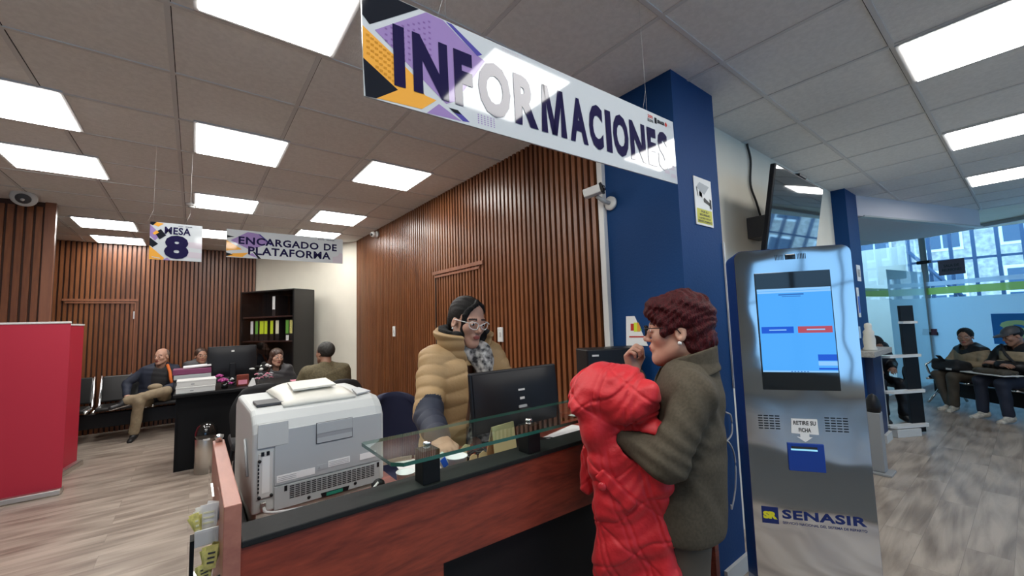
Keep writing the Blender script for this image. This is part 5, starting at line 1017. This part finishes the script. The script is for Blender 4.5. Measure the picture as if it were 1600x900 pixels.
F = seated('person with tied black hair in a beige and black pullover looking at a phone', (9.02, .62), gf, seat_J(head=(0, .06, 1.06), neck=(0, .01, .925), shL=(-.17, .0, .86), shR=(.17, .0, .86), elL=(-.24, .1, .66), elR=(.24, .1, .66), wrL=(-.05, .28, .70), wrR=(.05, .28, .70), handL=(.5, .7, .2, 0, -.3, .9, .7, .6), handR=(-.5, .7, .2, 0, -.3, .9, .7, .6), hip=(0, -.05, .5), anL=(-.06, .38, .085), anR=(.02, .36, .085), toL=(-.1, .5, .035), toR=(.04, .5, .035), yaw=.55, pitch=-.15), ['khaki', 'black'][0], 'trous', 'sneaker', 'hairb', bun, 'skin3', .40, .26, .062)
sdf_obj('dark_yoke', lambda P: smax(F.top_fn(P, .41, .27, .066, .4)-.003, -(smin(P[:, 2]-.80+.6*np.abs(P[:, 0]), .62-P[:, 2], .01)), .01) if False else smax(smax(F.top_fn(P, .40, .26, .062, .46, .006, 4, .93)-.004, .80+.35*np.abs(P[:, 0])-P[:, 2], .01), -cap(P, F.J['neck']+np.array([0, .02, .08]), F.J['neck']+np.array([0, .06, -.03]), .066, .06), .006), LO, HI, .009, 'black', F.t)
t = thing('mobile_phone', 'dark phone in the hands of the person with tied black hair', 'phone', F.t.matrix_basis @ Vector((.0, .385, .725)) if False else (9.02-.385*.75, .62+.385*.66, .70), F.t.rotation_euler[2]); MB().box(-.035, .035, -.005, .005, 0, .13, 0, .003, Matrix.Rotation(-.7, 4, 'X')).obj('body', 'black', t); MB().box(-.03, .03, -.007, -.0052, .01, .12, 0, 0, Matrix.Rotation(-.7, 4, 'X')).obj('screen', 'screen_off', t)
def bagfn(P): return rbox(P, (0, 0, .10), (.20, .14, .085), .05, Rx(.25))+folds(P, .008, 25, 2)
t = thing('black_bag', 'black bag with a pale tag on the lap of the person with tied hair', 'bag', (9.02-.28*.75, .62+.28*.66, .54), F.t.rotation_euler[2]); sdf_obj('body', bagfn, (-.3, -.25, -.05), (.3, .25, .28), .010, 'bfab', t); MB().box(-.14, -.06, .150, .156, .06, .085).obj('pale_tag', 'pwhite', t)
F = seated('person in a dark cap and black jacket seated with folded arms', (8.61, .155), gf, seat_J(head=(0, .08, 1.10), neck=(0, .02, .96), shL=(-.20, .0, .90), shR=(.20, .0, .90), elL=(-.27, .12, .68), elR=(.27, .12, .68), wrL=(.04, .27, .74), wrR=(-.04, .29, .72), handL=(.9, .3, .1, 0, .5, 1, .4, .4), handR=(-.9, .3, .1, 0, .5, 1, .4, .4), knL=(-.13, .42, .5), knR=(.13, .42, .5), anL=(-.13, .38, .085), anR=(.15, .40, .085), toL=(-.14, .52, .035), toR=(.17, .54, .035), yaw=-.25, pitch=-.35), 'black', 'navy', 'sneaker', 'hairb', lambda p: short_hair(p, .007), 'skin3', .46, .30, .075)
sdf_obj('beige_panel', lambda P: smax(F.top_fn(P, .46, .30, .075, .46, .006, 4, .93)-.005, -smax(smax(P[:, 2]-.90, .77-P[:, 2], .01), np.abs(P[:, 0])-.15, .01)*-1, .005), LO, HI, .010, 'khaki', F.t)
def capfn(p):
    d = smax(ell(p, (0, -.012, .040), (.086, .108, .088)), .035-p[:, 2]+.1*p[:, 1]*0, .006); br = smax(ell(p, (0, .10, .042), (.075, .085, .016)), -(p[:, 1]-.05), .01); return smin(d, br, .01)
cp = simple_hair(F, 'dgrey', capfn, .005); cp.name = 'cap'
MB().tube([(.12, .10, .98), (.02, .17, .86), (-.12, .16, .68), (-.2, .05, .55)], .018, 8).obj('shoulder_strap', 'bfab', F.t)
t = thing('clipboard', 'pale board with folded grey cloth on the lap of the person in the cap', 'board', (8.61-.36*.75, .155+.36*.66, .60), F.t.rotation_euler[2]); MB().box(-.24, .30, -.12, .14, 0, .012, 0, .004).obj('board', 'pwhite', t); sdf_obj('cloth', lambda P: rbox(P, (0, 0, .04), (.20, .10, .03), .025)+folds(P, .008, 45, 6), (-.3, -.2, -.02), (.3, .2, .12), .009, 'trous', t)
F = seated('person in a black coat seated behind the white shelf stand', (7.78, 1.52), (-.8, -.6), seat_J(head=(0, .16, .99), neck=(0, .06, .93), pitch=-.6), 'black', 'black', 'shoe', 'hairb', lambda p: short_hair(p, .014), 'skin3', .42, .28, .07, .012)
t = thing('handbag', 'black handbag hanging beside the person behind the shelf stand', 'bag', (7.72, 1.13, .50)); sdf_obj('body', lambda P: rbox(P, (0, 0, .12), (.11, .05, .11), .04)+folds(P, .005, 30, 2), (-.2, -.15, -.05), (.2, .15, .3), .009, 'leather', t); MB().tube([(-.08, 0, .22), (-.06, 0, .36), (0, 0, .42), (.06, 0, .36), (.08, 0, .22)], .008, 8).obj('handle', 'leather', t)
